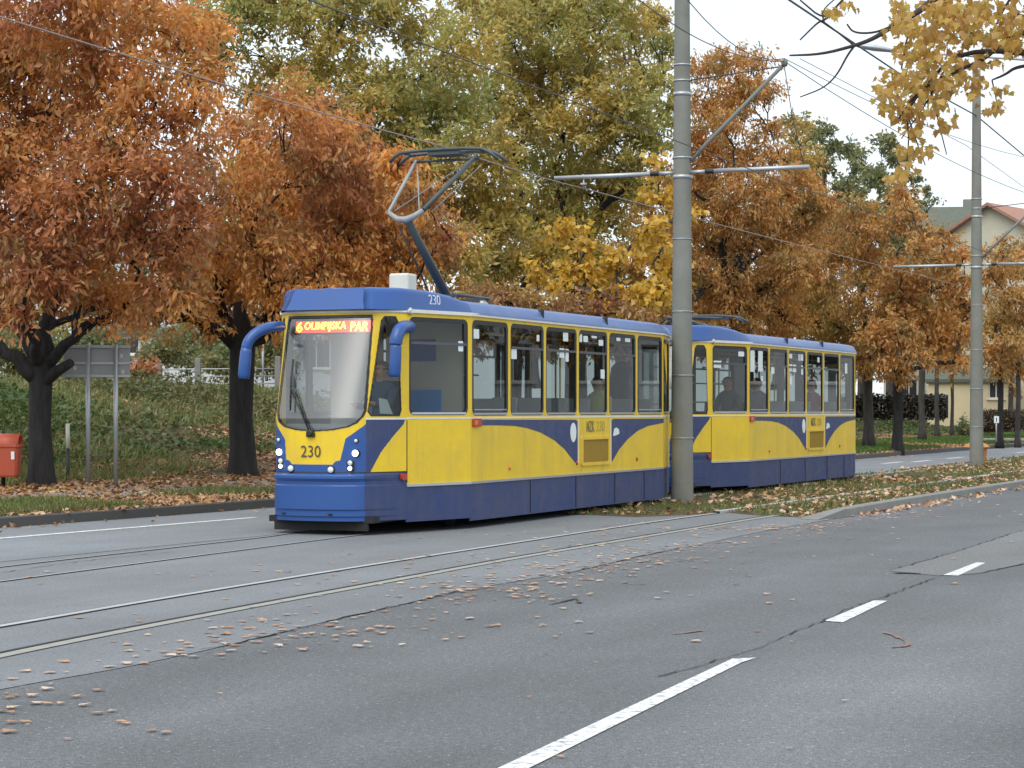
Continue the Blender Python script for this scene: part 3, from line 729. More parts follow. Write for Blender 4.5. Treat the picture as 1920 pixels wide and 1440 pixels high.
mi[(cz_>.795)&(cz_<.81)]=3
mi[isA&(cz_>1.483)&(cz_<1.503)]=4
ii=np.arange(NR*NC).reshape(NR,NC)
Q=np.stack([ii[:-1,:-1],ii[:-1,1:],ii[1:,1:],ii[1:,:-1]],-1)
solid=~(gs|seal|gw|sealw)
def sub(mask, push=0.0):
    f=Q[mask]; used,inv=np.unique(f,return_inverse=True); v=VN[used].copy()
    return v, inv.reshape(f.shape)
def shell(name, mask, mats, parent, midx=None, dx=0.0):
    v,f=sub(mask); v[:,0]+=dx; return raw_mesh(name,v,f,mats,parent,midx,True)
shell('front_fascia',solid,[M_yel,M_blu,M_blu2,M_blk,M_white],car,mi[solid])
ws=shell('windscreen',seal,M_blk,car,dx=-.006); shell('pane',gs,M_wind,ws,dx=.012)
near=cy_<1.25
for side in (near,~near):
    cw=shell('cab_window',sealw&side,M_blk,car,dx=-.004); shell('pane',gw&side,M_glass,cw,dx=.01)
# gutter line over the nose
g=MB(); g.tube([Vector((float(a),float(b_),GUT-.02)) for a,b_,_ in zip(*[q[::6] for q in nose_xyz(PX,PY,np.full(NC,GUT-.02))])],.022,6)
g.build('gutter',M_white,car)
# lifeguard board and front underside
f=MB(); f.box((-1.92,1.25,.135),(.05,1.36,.16),0,bev=.01); f.box((-1.2,1.25,.2),(1.5,1.5,.08),0)
f.build('lifeguard',M_dark,car)
def front_pt(px,py):                              # on the nose front, in car coordinates
    z=H-(py-HZ)*.00685; y=.6+(684-px)/130.8
    x=float(np.interp(y,PY[NC//2:],PX[NC//2:])) if y>1.25 else float(np.interp(y,PY[:NC//2],PX[:NC//2]))
    q=nose_xyz(np.array(x),np.array(y),np.array(z)); return Vector((float(q[0]),y,z))
Mx=Matrix.Rotation(R(-90),3,'Y')                  # lathe axis towards the front (-x)
def round_lamp(name,px,py,r,m,ring=M_blk,dep=.02):
    p=front_pt(px,py); b=MB(); b.lathe([(r*1.3,-.03),(r*1.3,dep*.5),(r*1.1,dep*.8)],18,p,0,Mx); o=b.build(name,ring,car)
    l=MB(); l.lathe([(r*1.05,dep*.6),(r,dep*1.3),(r*.6,dep*1.8),(.002,dep*2)],18,p,0,Mx); l.build('lens',m,o)
for px,py in ((526.4,848.3),(671.0,849.2)): round_lamp('headlight',px,py,.041,M_lamp)
for px,py in ((530.6,869.5),(663.2,872.0)):
    p=front_pt(px,py); b=MB(); b.box(p+Vector((-.005,0,0)),(.03,.105,.14),0,bev=.02); o=b.build('signal_lamp',M_blk,car)
    l=MB(); l.lathe([(.036,0),(.03,.03),(.002,.04)],14,p+Vector((0,0,.033)),0,Mx); l.build('lens',M_lamp2,o)
    l=MB(); l.lathe([(.03,0),(.026,.03),(.002,.04)],14,p+Vector((0,0,-.036)),0,Mx); l.build('lens',M_lamp,o)
for px,py in ((554,878.6),(630.7,880.2)): round_lamp('fog_lamp',px,py,.04,M_lamp2)
for px,py in ((525,825),(672,826)): round_lamp('marker_lamp',px,py,.022,M_lamp2)
for px in (540,631): 
    p=front_pt(px,963); b=MB(); b.box(p,(.05,.05,.02),0); b.build('bumper_slot',M_blk,car)
# fleet number on the front
p=front_pt(593.5,846); put_text('fleet_number','230',car,p+Vector((-.008,0,0)),(0,-1,0),(0,0,1),.285,.15,M_ink,.0)
# destination board behind the top of the windscreen
def scr(y,z,dx=.0):
    q=nose_xyz(np.array(float(np.interp(y,PY,PX))),np.array(y),np.array(z)); return Vector((float(q[0])+dx,y,z))
c=scr(1.24,2.69,.19); rk=Vector((.33/1.37,0,1)).normalized()
Mr=Matrix((rk.cross(Vector((0,1,0))).normalized()*-1,Vector((0,1,0)),rk)).transposed()
b=MB(); b.box(c+Vector((.035,0,0)),(.05,1.20,.20),0,Mr,bev=.008); db=b.build('destination_display',M_dark,car)
b=MB(); b.box(c+Vector((.0085,0,0)),(.006,1.13,.155),0,Mr); b.build('led_panel',M_ledr,db)
put_text('led_number','6',db,c+Vector((0,.505,0)),(0,-1,0),rk,.082,.135,M_led,.008)
put_text('led_lettering','OLIMPIJSKA',db,c+Vector((0,.125,0)),(0,-1,0),rk,.61,.128,M_led,.003)
put_text('led_lettering','PAR',db,c+Vector((0,-.375,0)),(0,-1,0),rk,.255,.128,M_led,.003)
# wiper
b=MB(); base=front_pt(594,812)+Vector((-.03,0,0)); el=scr(1.62,1.86,-.05); 
b.lathe([(.05,-.03),(.05,.02),(.03,.04)],12,base,0,Mx); b.box(base+Vector((.01,0,-.02)),(.04,.12,.06),0,bev=.01)
e0=scr(1.655,2.02,-.045); e1=scr(1.60,1.60,-.045)
b.tube([base,el],.012,6); b.tube([base+Vector((0,-.035,0)),el+Vector((0,-.05,-.02))],.008,6); b.tube([scr(1.67,2.26,-.03),e0,e1],[.012,.016,.012],6)
b.build('wiper',M_blk,car)

# roof ---------------------------------------------------------------------
st=[(-1.83,.72,3.175,3.185),(-1.79,.63,3.178,3.19),(-1.72,.585,3.18,3.20),(-1.3,.345,3.18,3.21),(-.9,.24,3.172,3.21),(-.6,.16,3.15,3.19),(-.3,.085,3.115,3.16),(0,.01,3.078,3.13),(.3,0,3.07,3.13),(2,0,3.07,3.13),(4,0,3.07,3.13),(6,0,3.07,3.13),(6*PT,0,3.07,3.13),(6*PT+.7,.18,3.07,3.12),(6*PT+1.3,.33,3.07,3.12),(END,.60,3.05,3.09)]
b=MB(); prof=[]
for t,y0,z1,zc in st:
    k=0 if t<.01 else 1
    h=z1-GUT; ins=(.015,.035,.09) if t<-.05 else (.03,.09,.2)
    s_=[(y0-.035,GUT+.0),(y0-.03,GUT+.03),(y0+ins[0]*.2,GUT+h*.45),(y0+ins[0],GUT+h*.78),(y0+ins[1],z1-.012),(y0+ins[2],z1+.012),(y0+.45,zc-.015),(1.25,zc)]
    s_+= [(WD-y,z) for y,z in s_[-2::-1]]
    sh=0.0
    prof.append([(t+ (.13*(z-GUT)/.28 if t<-1.6 else 0),y,z) for y,z in s_])
m_=len(prof[0])
for s_ in prof: b.v+=s_
for i in range(len(prof)-1):
    for j in range(m_-1): b.f.append([i*m_+j,i*m_+j+1,(i+1)*m_+j+1,(i+1)*m_+j]); b.m.append(0 if i<7 else 1); b.sm.append(True)
b.f.append(list(range(m_))); b.m.append(0); b.sm.append(False)
b.f.append([(len(prof)-1)*m_+j for j in range(m_)][::-1]); b.m.append(1); b.sm.append(False)
for t in (2.55,5.2): b.box((t,.02,2.985),(.012,.09,.15),2)
roof=b.build('roof',[M_blu,M_roof,M_blk],car)
put_text('roof_number','230',car,Vector((-.72,.215,3.055)),Vector((1.3,-.33,0)),Vector((.0,.10,1)),.235,.135,M_digw,.0,.02)
b=MB(); b.box((.48,1.25,3.30),(.30,.30,.40),0,bev=.03); b.build('roof_box',M_beige,car)
b=MB(); b.tube([(-1.28,.30,2.86),(-1.28,.28,2.93)],.02,6); b.tube([(-1.28,.30,2.88),(-1.22,.29,2.85)],.015,6); b.build('gutter_spout',M_beige,car)
# mirrors: arm + housing
def mirror(pts, rr, hs, parent):
    b=MB(); b.tube(smooth([Vector(p) for p in pts],2),rr,10); o=b.build('mirror_arm',M_blu,parent)
    h=MB(); h.tube([Vector(p) for p in hs],[.066,.074,.078,.078,.066],12); h.build('mirror_housing',M_blu,o)
p=lambda px,py,Z: w2loc(1,W(px,py,Z))
mirror([p(528,612,27.85),p(506,613,27.6),p(482,622,27.5),p(466,638,27.45),p(462,652,27.45)],.070,[p(462,651,27.45),p(461,660,27.45),p(459.5,680,27.45),p(457.5,703,27.45),p(457,710,27.45)],car)
mirror([p(768,613,27.70),p(757,612,27.4),p(748,619,27.25),p(743,634,27.2),p(742,645,27.2)],[.06]*64 and .085,[p(742,644,27.2),p(742,652,27.2),p(741,676,27.2),p(740,700,27.2),p(740,707,27.2)],car)
# side fittings
b=MB(); f=pane_fn(SA,SB)
def rect_px(x0,y0,x1,y1):
    (a_,zt),(c_,zb)=S2(x0,y0),S2(x1,y1); return a_,zb,c_,zt
x0,z0,x1,zt=rect_px(716,872,884,1034)
g=MB(); g.plate(f,rrect(x0,z0,x1,zt,.04),[rrect(x0+.07,z0+.05,x1-.07,zt-.05,.03)],-.02,.0,0); gr=g.build('equipment_grille',M_yel,car)
g=MB(); g.plate(f,[(x0+.07,z0+.05),(x1-.07,z0+.05),(x1-.07,zt-.05),(x0+.07,zt-.05)],(),-.004,.0,0)
for k in range(26):
    xx=x0+.09+(x1-x0-.18)*k/25; g.plate(f,[(xx,z0+.06),(xx+.012,z0+.06),(xx+.012,zt-.06),(xx,zt-.06)],(),-.009,-.004,0)
g.build('mesh_screen',M_yel2,gr)
u_,z_=S2(771,812); put_text('operator_lettering','MZK',car,Vector((u_+.02,-.004,z_)),(1,0,0),(.0,0,1),.34,.17,M_inkg,.02)
u_,z_=S2(832,810); put_text('fleet_number','230',car,Vector((u_,-.004,z_)),(1,0,0),(0,0,1),.36,.16,paint('faded_digits',(.50,.38,.06),.5,.2,9),.0)
def oval(name,xc,yc,rx,ry,m):
    (ua,za),(ub,zb)=S2(xc-rx,yc),S2(xc+rx,yc); (_,zt),(_,zl)=S2(xc,yc-ry),S2(xc,yc+ry)
    g=MB(); cu,cz=(ua+ub)/2,(zt+zl)/2
    g.plate(f,[(cu+(ub-ua)/2*math.cos(t_),cz+(zt-zl)/2*math.sin(t_)) for t_ in [i*math.pi/12 for i in range(24)]],(),-.008,-.003,0); return g.build(name,m,car)
oval('oval_emblem',671,848,17,57,M_stick)
g=MB(); g.plate(f,[S2(*q) for q in ((912,825),(925,819),(938,830),(941,855),(918,866),(905,868))],(),-.008,-.003,0); g.build('crest_sticker',M_stick,car)
u_,z_=S2(101,790); g=MB(); g.plate(f,rrect(u_-.13,z_-.055,u_+.14,z_+.055,.02),(),-.03,0,0); o=g.build('side_lamp',M_red,car)
g=MB(); g.plate(f,rrect(u_-.10,z_-.03,u_-.0,z_+.03,.01),(),-.034,-.03,0); g.build('lens',M_amb,o)
for x,y in ((298,1056),(1044,1003),(692,1027)):
    u_,z_=S2(x,y); g=MB(); g.lathe([(.034,0),(.03,.014),(.003,.022)],12,(u_,0,z_),0,Matrix.Rotation(R(90),3,'X')); g.build('reflector',M_amb if x<400 else M_red,car)
fB=pane_fn(PF[0],PF[1])
g=MB(); g.plate(fB,rrect(-.13,.70,-.03,.78,.02),(),-.04,0,0); g.build('side_lamp',M_red,car)
g=MB(); g.plate(fB,[(-.002,.66),(.012,.66),(.012,1.47),(-.002,1.47)],(),-.004,0,0); g.build('panel_joint',M_blk,car)
def plan_in(d): 
    q=[(-1.9,.75+d)]+[(x+(.1 if x<0 else -.1 if x>8 else 0),y+d) for x,y in PF]
    return q+[(x,WD-y) for x,y in q[::-1]]
flat=lambda u,v,dep: Vector((u,v,dep))
# bogies and under-floor boxes: dark, mostly hidden
for t in (1.3,7.1):
    b=MB(); b.box((t,1.25,.36),(2.6,1.7,.25),0,bev=.03)
    for dt in (-.93,.93):
        for y in (.53,1.97): b.lathe([(.1,-.06),(.31,-.06),(.33,-.03),(.33,.03),(.34,.05),(.1,.06)],24,(t+dt,y,.345),0,Matrix.Rotation(R(90),3,'X'))
    b.build('bogie',M_dark,car)
b=MB(); b.box((4.2,1.25,.55),(2.2,2.2,.4),0); b.plate(flat,plan_in(.1),(),.80,.87,0); b.box((8.6,1.25,.5),(1.3,1.2,.4),0); b.build('underframe',M_dark,car)
b=MB(); b.box((END+.35,1.25,.5),(.9,.14,.16),0,bev=.03); b.build('coupler',M_dark,car)
# interior ------------------------------------------------------------------
b=MB(); b.plate(flat,plan_in(.07),(),.89,.92,0); b.build('cabin_floor',M_floor,car)
b=MB(); b.plate(flat,[(x if x>-1 else -1.35,y) for x,y in plan_in(.07)],(),2.91,2.94,0); b.build('cabin_ceiling',M_ceil,car)
cp=MB(); cp.box((.06,.72,1.92),(.04,1.15,2.0),0); cp.box((.06,1.75,1.92),(.04,.8,2.0),0); part=cp.build('cab_partition',M_part,car)
def on_part(x0,y0,x1,y1,m,name):                  # notices on the cab side of the partition
    A,B=hit(1,430+.361*x0,500+.361*y0,(.035,0),(.035,2)),hit(1,430+.361*x1,500+.361*y1,(.035,0),(.035,2))
    q=MB(); q.box((.033,(A[0]+B[0])/2,(A[1]+B[1])/2),(.01,abs(A[0]-B[0]),abs(A[1]-B[1])),0); q.build(name,m,part)
on_part(945,640,1100,772,M_post,'blue_notice'); on_part(930,378,1072,490,M_post2,'navy_notice')
b=MB(); b.box((-1.55,1.25,1.15),(.4,1.35,.55),0,bev=.05); b.build('dashboard',paint('dash_grey',(.22,.23,.24),.6,.3,5),car)
b=MB(); b.box((-.75,.9,1.22),(.5,.5,.12),0,bev=.04); b.box((-.50,.9,1.62),(.12,.48,.75),0,bev=.05); b.build('driver_seat',M_seatb,car)
ms=MB(); ms.box((0,0,.42),(.42,.40,.05),0,bev=.02); ms.box((.20,0,.62),(.05,.40,.50),0,Matrix.Rotation(R(10),3,'Y'),bev=.02); ms.box((0,0,.2),(.08,.3,.42),1)
seatmesh=ms.build('passenger_seat',[M_seat,M_seatb],car,(1.9,.42,.92))
for k in range(7):
    for y in (.42,2.08):
        if (k,y)==(0,.42): continue
        if y>1 and k in (1,4,5): continue
        o=seatmesh.copy(); C.objects.link(o); o.parent=car; o.location=(1.9+k*.98,y,.92)
def pole_(pts): b=MB(); b.tube(pts,.017,6); return b.build('handrail',M_hand,car)
for t in (1.3,3.3,5.3,7.3): pole_([(t,.82,.92),(t,.82,2.9)]); pole_([(t,1.7,.92),(t,1.7,2.9)])
for z in (1.72,2.12): pole_([(.25,2.36,z),(1.6,2.36,z)]); pole_([(2.6,2.38,z+.05),(5.6,2.38,z+.05)]); pole_([(.4,.9,z),(1.25,.9,z)])
pole_([(.6,.8,2.72),(8.6,.8,2.72)])

# raised pantograph ----------------------------------------------------------
def pant_base(parent,t0):
    b=MB()
    for dt in(-.6,.6): b.box((t0+dt,1.25,3.215),(.07,1.0,.04),0)
    for dt in(-.55,.55):
        for dy in(-.42,.42): b.lathe([(.05,0),(.075,.02),(.045,.04),(.075,.06),(.045,.08),(.05,.1)],10,(t0+dt,1.25+dy,3.10),1)
    b.tube([(t0-.65,.78,3.235),(t0+.65,.78,3.235)],.025,6); b.tube([(t0-.65,1.72,3.235),(t0+.65,1.72,3.235)],.025,6)
    return b.build('base_frame',[M_grn,M_white],parent)
pan=link('pantograph',None,car)
pant_base(pan,1.75)
K=Vector((.59,1.25,4.29))
b=MB(); b.tube([(1.95,1.25,3.24),K],[.075,.055],8); b.build('lower_arm',M_grn,pan)
b=MB(); b.tube([(1.75,1.42,3.24),K+Vector((.05,.14,-.10))],.014,6); b.build('control_rod',M_grn,pan)
b=MB(); kb=[K+Vector((-.02,.27,.08)),K+Vector((-.02,.13,-.02)),K+Vector((0,0,-.03)),K+Vector((.0,-.13,.02)),K+Vector((.02,-.25,.10))]
b.tube(kb,[.03,.042,.048,.042,.034],8); b.build('knee_joint',M_rodl,pan)
HD=Vector((1.98,1.25,5.33))
b=MB(); b.tube([kb[0],HD+Vector((0,.52,-.08))],.024,7); b.build('upper_arm',M_rodl,pan)
b=MB(); b.tube([kb[4],HD+Vector((0,-.45,-.05))],.036,7); b.build('upper_arm',M_grn,pan)
b=MB(); b.tube([kb[4]+Vector((0,.06,0)),HD+Vector((0,.50,-.12))],.010,5); b.tube([kb[0]+Vector((0,-.1,.02)),HD+Vector((0,-.40,-.08))],.006,5); b.tube([kb[4]+Vector((.25,-.02,.0)),HD+Vector((.25,-.42,-.15))],.007,5)
b.build('stay_rod',M_rodl,pan)
b=MB()
for dt in (-.17,.17):
    b.tube([HD+Vector((dt,y,z)) for y,z in ((.86,-.10),(.78,-.02),(.68,.03),(.3,.05),(-.3,.05),(-.62,.03),(-.74,-.03),(-.86,-.13))],.026,7)
b.tube([HD+Vector((-.17,.62,.02)),HD+Vector((.17,.62,.02))],.018,6); b.tube([HD+Vector((-.17,-.58,.02)),HD+Vector((.17,-.58,.02))],.018,6)
b.tube([HD+Vector((0,.60,-.09)),HD+Vector((0,-.50,-.09))],.02,6); b.box(HD+Vector((0,0,.0)),(.34,.5,.05),0)
b.build('collector_head',M_grn,pan)

# second car: same make, folded pantograph --------------------------------------
car2=copy_tree(car,None,('pantograph','destination_display','mirror_arm','wiper','cab_partition','roof_box','roof_number','driver_seat'))
car2.location=B2; car2.rotation_euler=(0,0,R(90)-TH2)
tag(car2,'rear tram car behind the concrete pole, unlit with its pantograph folded flat','tram')
pan2=link('pantograph',None,car2); pant_base(pan2,.55)
b=MB(); b.tube([(1.25,1.25,3.25),(-.5,1.25,3.36)],[.06,.045],7); b.build('lower_arm',M_grn,pan2)
for s_ in (-1,1):
    b=MB(); b.tube([(-.5,1.25+.25*s_,3.38),(1.0,1.25+.5*s_,3.42)],.03,6); b.build('upper_arm',M_grn,pan2)
b=MB()
for dt in (-.17,.17):
    b.tube([(1.0+dt,1.25+y,3.44+z) for y,z in ((.86,-.10),(.7,.0),(.3,.03),(-.3,.03),(-.7,.0),(-.86,-.10))],.026,7)
b.tube([(1.0,1.8,3.42),(1.0,.7,3.42)],.02,6); b.build('collector_head',M_grn,pan2)
# stickers in the windows (each its own piece of paper on the glass)
def sticker(i,parent,x0,y0,x1,y1,a=SA,b_=SB,m=M_stick):
    A,Bq=hit(i,x0,y0,a,b_),hit(i,x1,y1,a,b_); fn=pane_fn(a,b_); g=MB()
    g.plate(fn,rrect(min(A[0],Bq[0]),min(A[1],Bq[1]),max(A[0],Bq[0]),max(A[1],Bq[1]),.012,2),(),.010,.014,0); g.build('window_sticker',m,parent)
zc=lambda x,y,x2,y2:(880+x*.1459,590+y*.1459,880+x2*.1459,590+y2*.1459)
for q in ((40,180,135,310),(548,440,618,572),(876,258,908,345),(978,208,1000,350),(1215,228,1278,345),(1168,430,1230,556),(1245,440,1285,605)): sticker(1,car,*zc(*q))
zd=lambda x,y,x2,y2:(860+x*.3195,540+y*.3195,860+x2*.3195,540+y2*.3195)
for q in ((704,250,728,318),(736,280,762,318),(784,280,815,296),(826,304,852,340),(838,478,860,532),(930,290,952,312),(980,290,1010,318)): sticker(1,car,*zd(*q))
sticker(1,car,860.5,639.5,869.5,659,PF[0],PF[1])
ze=lambda x,y,x2,y2:(1440+x*.1528,640+y*.1528,1440+x2*.1528,640+y2*.1528)
for q in ((45,300,85,398),(265,150,302,210),(380,150,396,240),(404,150,438,240),(262,280,302,370),(310,285,352,380),(412,295,436,410),(272,430,300,530),(614,195,638,260),(950,270,978,396)): sticker(2,car2,*ze(*q))
zf=lambda x,y,x2,y2:(1290+x*.11806,620+y*.11806,1290+x2*.11806,620+y2*.11806)
for q in ((995,310,1065,655),(1125,320,1195,650),(1170,720,1200,800)): sticker(2,car2,*zf(*q))
for q in ((415,475,535,590),(808,330,900,410)): sticker(2,car2,*zf(*q),PF[0],PF[1])

# ------------------------------------------------------------------ people in the cars
M_skin=paint('skin',(.50,.29,.20),.55,.1,8)
def person(label, i, t, y, facing, pose, top, legs, hair, hold=None, scale=1.0, hood=False):
    """one continuous skinned figure; hair and clothing follow by material or as a child"""
    seat=pose=='sit'
    hip=.50 if seat else .93
    V=[];E=[];Rr=[]
    def v(p,r,par=None):
        V.append(p); Rr.append(r)
        if par is not None: E.append((par,len(V)-1))
        return len(V)-1
    pel=v((0,0,hip),.15); wa=v((.0,0,hip+.18),.135,pel); ch=v((-.01,0,hip+.36),.155,wa); up=v((-.01,0,hip+.48),.13,ch); nk=v((.01,0,hip+.56),.06,up); 
    hd=v((.03,0,hip+.66),.078,nk); hm=v((.035,0,hip+.735),.098,hd); ht=v((.02,0,hip+.80),.075,hm); no=v((.135,0,hip+.70),.014,hd)
    for s in (-1,1):
        v((.02,.098*s,hip+.70),.018,hd)
        sh=v((-.02,.17*s,hip+.46),.075,up)
        if hold=='wheel': el,wr,ha=(.14,.24*s,hip+.22),(.38,.15*s,hip+.26),(.45,.13*s,hip+.28)
        elif hold=='bar' and s>0: el,wr,ha=(.10,.24*s,hip+.62),(.22,.20*s,hip+.84),(.24,.19*s,hip+.92)
        elif hold=='back': el,wr,ha=(-.12,.30*s,hip+.22),(.10,.27*s,hip+.08),(.17,.24*s,hip+.08)
        elif seat: el,wr,ha=(.08,.24*s,hip+.20),(.30,.13*s,hip+.13),(.37,.10*s,hip+.13)
        else: el,wr,ha=(.0,.23*s,hip+.18),(.08,.22*s,hip-.04),(.10,.215*s,hip-.12)
        e=v(el,.055,sh); w_=v(wr,.038,e); h=v(ha,.036,w_)
        d=(Vector(ha)-Vector(wr)).normalized(); sd_=d.cross(Vector((0,0,1))); sd_=sd_.normalized() if sd_.length>.1 else Vector((1,0,0))
        for k in range(4):
            b0=Vector(ha)+sd_*(.024*(k-1.5)); f1=v(tuple(b0+d*.035),.0095,h); L=(.028,.034,.031,.022)[k]; f2=v(tuple(b0+d*(.035+L)+Vector((0,0,-.012))),.0085,f1); v(tuple(b0+d*(.030+L*1.5)+Vector((0,0,-.032))),.0075,f2)
        th=v(tuple(Vector(wr).lerp(Vector(ha),.4)+sd_*.036),.011,w_); v(tuple(Vector(ha)+sd_*.052+d*.015),.009,th)
        hj=v((0,.10*s,hip-.03),.105,pel)
        if seat: kn,an,to=(.42,.13*s,hip+.0),(.44,.13*s,.09),(.58,.14*s,.05)
        else: kn,an,to=(.03,.10*s,.50),(-.02,.10*s,.09),(.13,.12*s,.05)
        k=v(kn,.072,hj); a=v(an,.048,k); v(to,.042,a)
    me=bpy.data.meshes.new('person'); me.from_pydata(V,E,[]); tmp=bpy.data.objects.new('tmp',me); C.objects.link(tmp)
    sk=tmp.modifiers.new('skin','SKIN'); sk.use_smooth_shade=True; ss_=tmp.modifiers.new('sub','SUBSURF'); ss_.levels=1; ss_.render_levels=1
    sv=me.skin_vertices[0].data
    for q,r in zip(sv,Rr): q.radius=(r,r)
    sv[0].use_root=True
    bpy.context.view_layer.update()
    out=bpy.data.meshes.new_from_object(tmp.evaluated_get(bpy.context.evaluated_depsgraph_get())); bpy.data.objects.remove(tmp)
    out.materials.clear()
    for m in (M_skin,top,legs,M_blk): out.materials.append(m)
    for p in out.polygons:
        c=p.center; neckz=hip+.575; hz=max(0,(Vector((c.x,c.y,0)).length))
        mi_=1
        if c.z>neckz: mi_=0
        elif c.z<.1: mi_=3
        elif c.z<hip-.02 and (not seat or True) and abs(c.y)<.20: mi_=2
        hands=[Vector((ha_)) for ha_ in HANDS(V,hip,hold,seat)]
        if any((c-h_).length<.115 for h_ in hands): mi_=0
        p.material_index=mi_; p.use_smooth=True
    o=link('person',out); uu=TH[i]
    q=loc2w(i,t,y,.92); o.location=q; o.rotation_euler=(0,0,R(90)-uu+R(facing)); o.scale=(scale,)*3
    tag(o,label,'person')
    # hair cap (or hood) as a child
    hc=MB(); n=14
    for a_ in range(7):
        ph=math.pi*.5*a_/6 if not hood else math.pi*.62*a_/6
        r_=.118*math.sin(ph)*(1.12 if hood else 1); z_=hip+.735+.10*math.cos(ph)*(1.15 if hood else 1)
        for j in range(n):
            tt=2*math.pi*j/n; hc.v.append((.012+r_*math.cos(tt)*1.02-(.02 if math.cos(tt)>.2 and a_>4 else 0)*2,r_*math.sin(tt)*.95,z_-(.03 if math.cos(tt)<0 and a_>3 else 0)*2))
    for a_ in range(6):
        for j in range(n): hc.f.append([a_*n+j,a_*n+(j+1)%n,(a_+1)*n+(j+1)%n,(a_+1)*n+j]); hc.m.append(0); hc.sm.append(True)
    hc.build('hood' if hood else 'hair',hair,o)
    fc=MB()
    for s in (-1,1): fc.box((.128,.034*s,hip+.735),(.012,.026,.012),0)
    fc.box((.128,0,hip+.655),(.01,.045,.008),1); fc.build('face_features',[M_blk,paint('lips',(.30,.10,.08),.5,.1,9)],o)
    return o
def HANDS(V,hip,hold,seat):
    out=[]
    for s in (-1,1):
        if hold=='wheel': out.append((.46,.13*s,hip+.27))
        elif hold=='bar' and s>0: out.append((.24,.19*s,hip+.93))
        elif hold=='back': out.append((.20,.24*s,hip+.08))
        elif seat: out.append((.40,.10*s,hip+.12))
        else: out.append((.11,.215*s,hip-.15))
    return out
cl=lambda n,c: paint(n,c,.85,.3,12,bmp=.3,bscale=60)
M_jb=cl('blue_work_jacket',(.06,.10,.17)); M_navy=cl('navy_trousers',(.02,.025,.04)); M_hair=paint('brown_hair',(.05,.03,.02),.7,.3,30); M_hgrey=paint('grey_hair',(.16,.14,.13),.7,.3,30)
M_coat=cl('black_coat',(.014,.014,.016)); M_rcoat=cl('red_jacket',(.36,.03,.03)); M_gcoat=cl('grey_coat',(.10,.11,.12)); M_hi=cl('yellow_green_scarf',(.50,.55,.10)); M_jean=cl('jeans',(.05,.07,.12))
person('tram driver in a blue jacket at the controls behind the narrow cab window',1,-1.02,.82,180-14,'sit',M_jb,M_navy,M_hgrey,'wheel')
person('standing passenger in a dark coat and cap at the last window of the front car',1,7.55,.62,150,'stand',M_coat,M_navy,M_coat,'bar',hood=True)
person('seated passenger in a yellow-green top at the fifth window of the front car',1,5.95,.42,180,'sit',M_hi,M_navy,M_hair,None,.92)
person('passenger in a red hooded jacket sitting near the back of the rear car',2,5.95,.45,180,'sit',M_rcoat,M_jean,M_rcoat,None,1.0,hood=True)
person('passenger in a grey coat sitting behind the front wide window of the rear car',2,.25,.50,180,'sit',M_gcoat,M_jean,M_hair)
person('dark haired passenger sitting by the second narrow window of the rear car',2,1.95,.45,180,'sit',M_coat,M_jean,M_hair)
# sheet of paper the driver keeps on the sill
b=MB(); q=pane_fn((-1.95,.60),(-1.3,.33)); b.plate(q,[(.30,1.56),(.52,1.55),(.42,1.74),(.28,1.76)],(),.06,.063,0); b.build('paper_sheet',M_stick,car)

# ------------------------------------------------------------------ overhead line
def pole(px,py,label):
    Z=H*F/(py-HZ); X=(px-CX)/F*Z
    o=thing('catenary_pole',label,'pole',(X,Z,0),0,'concrete catenary poles between the tracks'); o.rotation_euler=(0,0,math.atan2(-n1.y,-n1.x)+0)
    b=MB(); b.lathe([(.20,-.1),(.195,.0),(.060+.0,11.3)] and [(.205,-.2),(.193,0),(.1635,2),(.1485,3),(.13,4.2) ] and [(.195-.0073*z_,z_) for z_ in (-.2,0,1,2,3,4,5,6,7,8,9,10,11.2)],24); b.build('shaft',M_conc,o)
    rad=lambda z: .195-.0073*z
    for z in (2.2,1.12,3.3,4.55,5.62,5.95,7.28,7.55,7.05):
        b=MB(); h_=.007 if z<5 else .03 if z in (5.62,7.05) else .013
        b.lathe([(rad(z)+.002,z-h_),(rad(z)+.010,z-h_),(rad(z)+.010,z+h_),(rad(z)+.002,z+h_)],24); b.box((rad(z)+.008,.03,z),(.03,.04,h_*1.6),0); b.build('clamp_band',M_steel,o)
    # arms run across the tracks: local +x is to the right of travel
    for s,L in ((-1,2.37),(1,2.25)):
        b=MB(); b.tube([(s*.15,0,5.70),(s*.42,0,5.70)],.032,8); b.build('arm_bracket',M_steel,o)
        b=MB(); b.lathe([(.035,0),(.05,.03),(.038,.05),(.05,.08),(.038,.10),(.05,.13),(.035,.16)],12,(s*.42,0,5.70),0,Matrix.Rotation(R(90*s),3,'Y')); b.build('insulator',M_blk,o)
        b=MB(); b.tube([(s*.56,0,5.70),(s*L,0,5.70)],.038,10); b.build('cross_arm',M_steel,o)
        b=MB(); y_=s*(L-.55); b.tube([(y_,0,5.67),(y_,0,5.52)],.012,6); b.box((y_,0,5.58),(.09,.09,.03),0); b.build('registration_hanger',M_steel,o)
    b=MB(); b.tube([(.16,0,5.88),(.38,0,6.12),(1.82,0,7.46)],[.03,.036,.034],8); b.lathe([(.05,0),(.06,.08),(.02,.12)],8,(1.82,0,7.42)); b.build('strut',M_grn2,o)
    b=MB(); b.tube([(.14,0,7.28),(1.80,0,7.42)],.012,5); b.tube([(1.82,0,7.40),(1.95,0,6.6),(2.16,0,5.72)],.008,5); b.build('stay_wire',M_wire,o)
    return o
M_grn2=paint('strut_grey_green',(.17,.185,.17),.6,.5,7)
P1=pole(1279,943,'near concrete catenary pole standing in front of the gap between the tram cars')
P2=pole(1831,875,'far concrete catenary pole beside the orange bin')
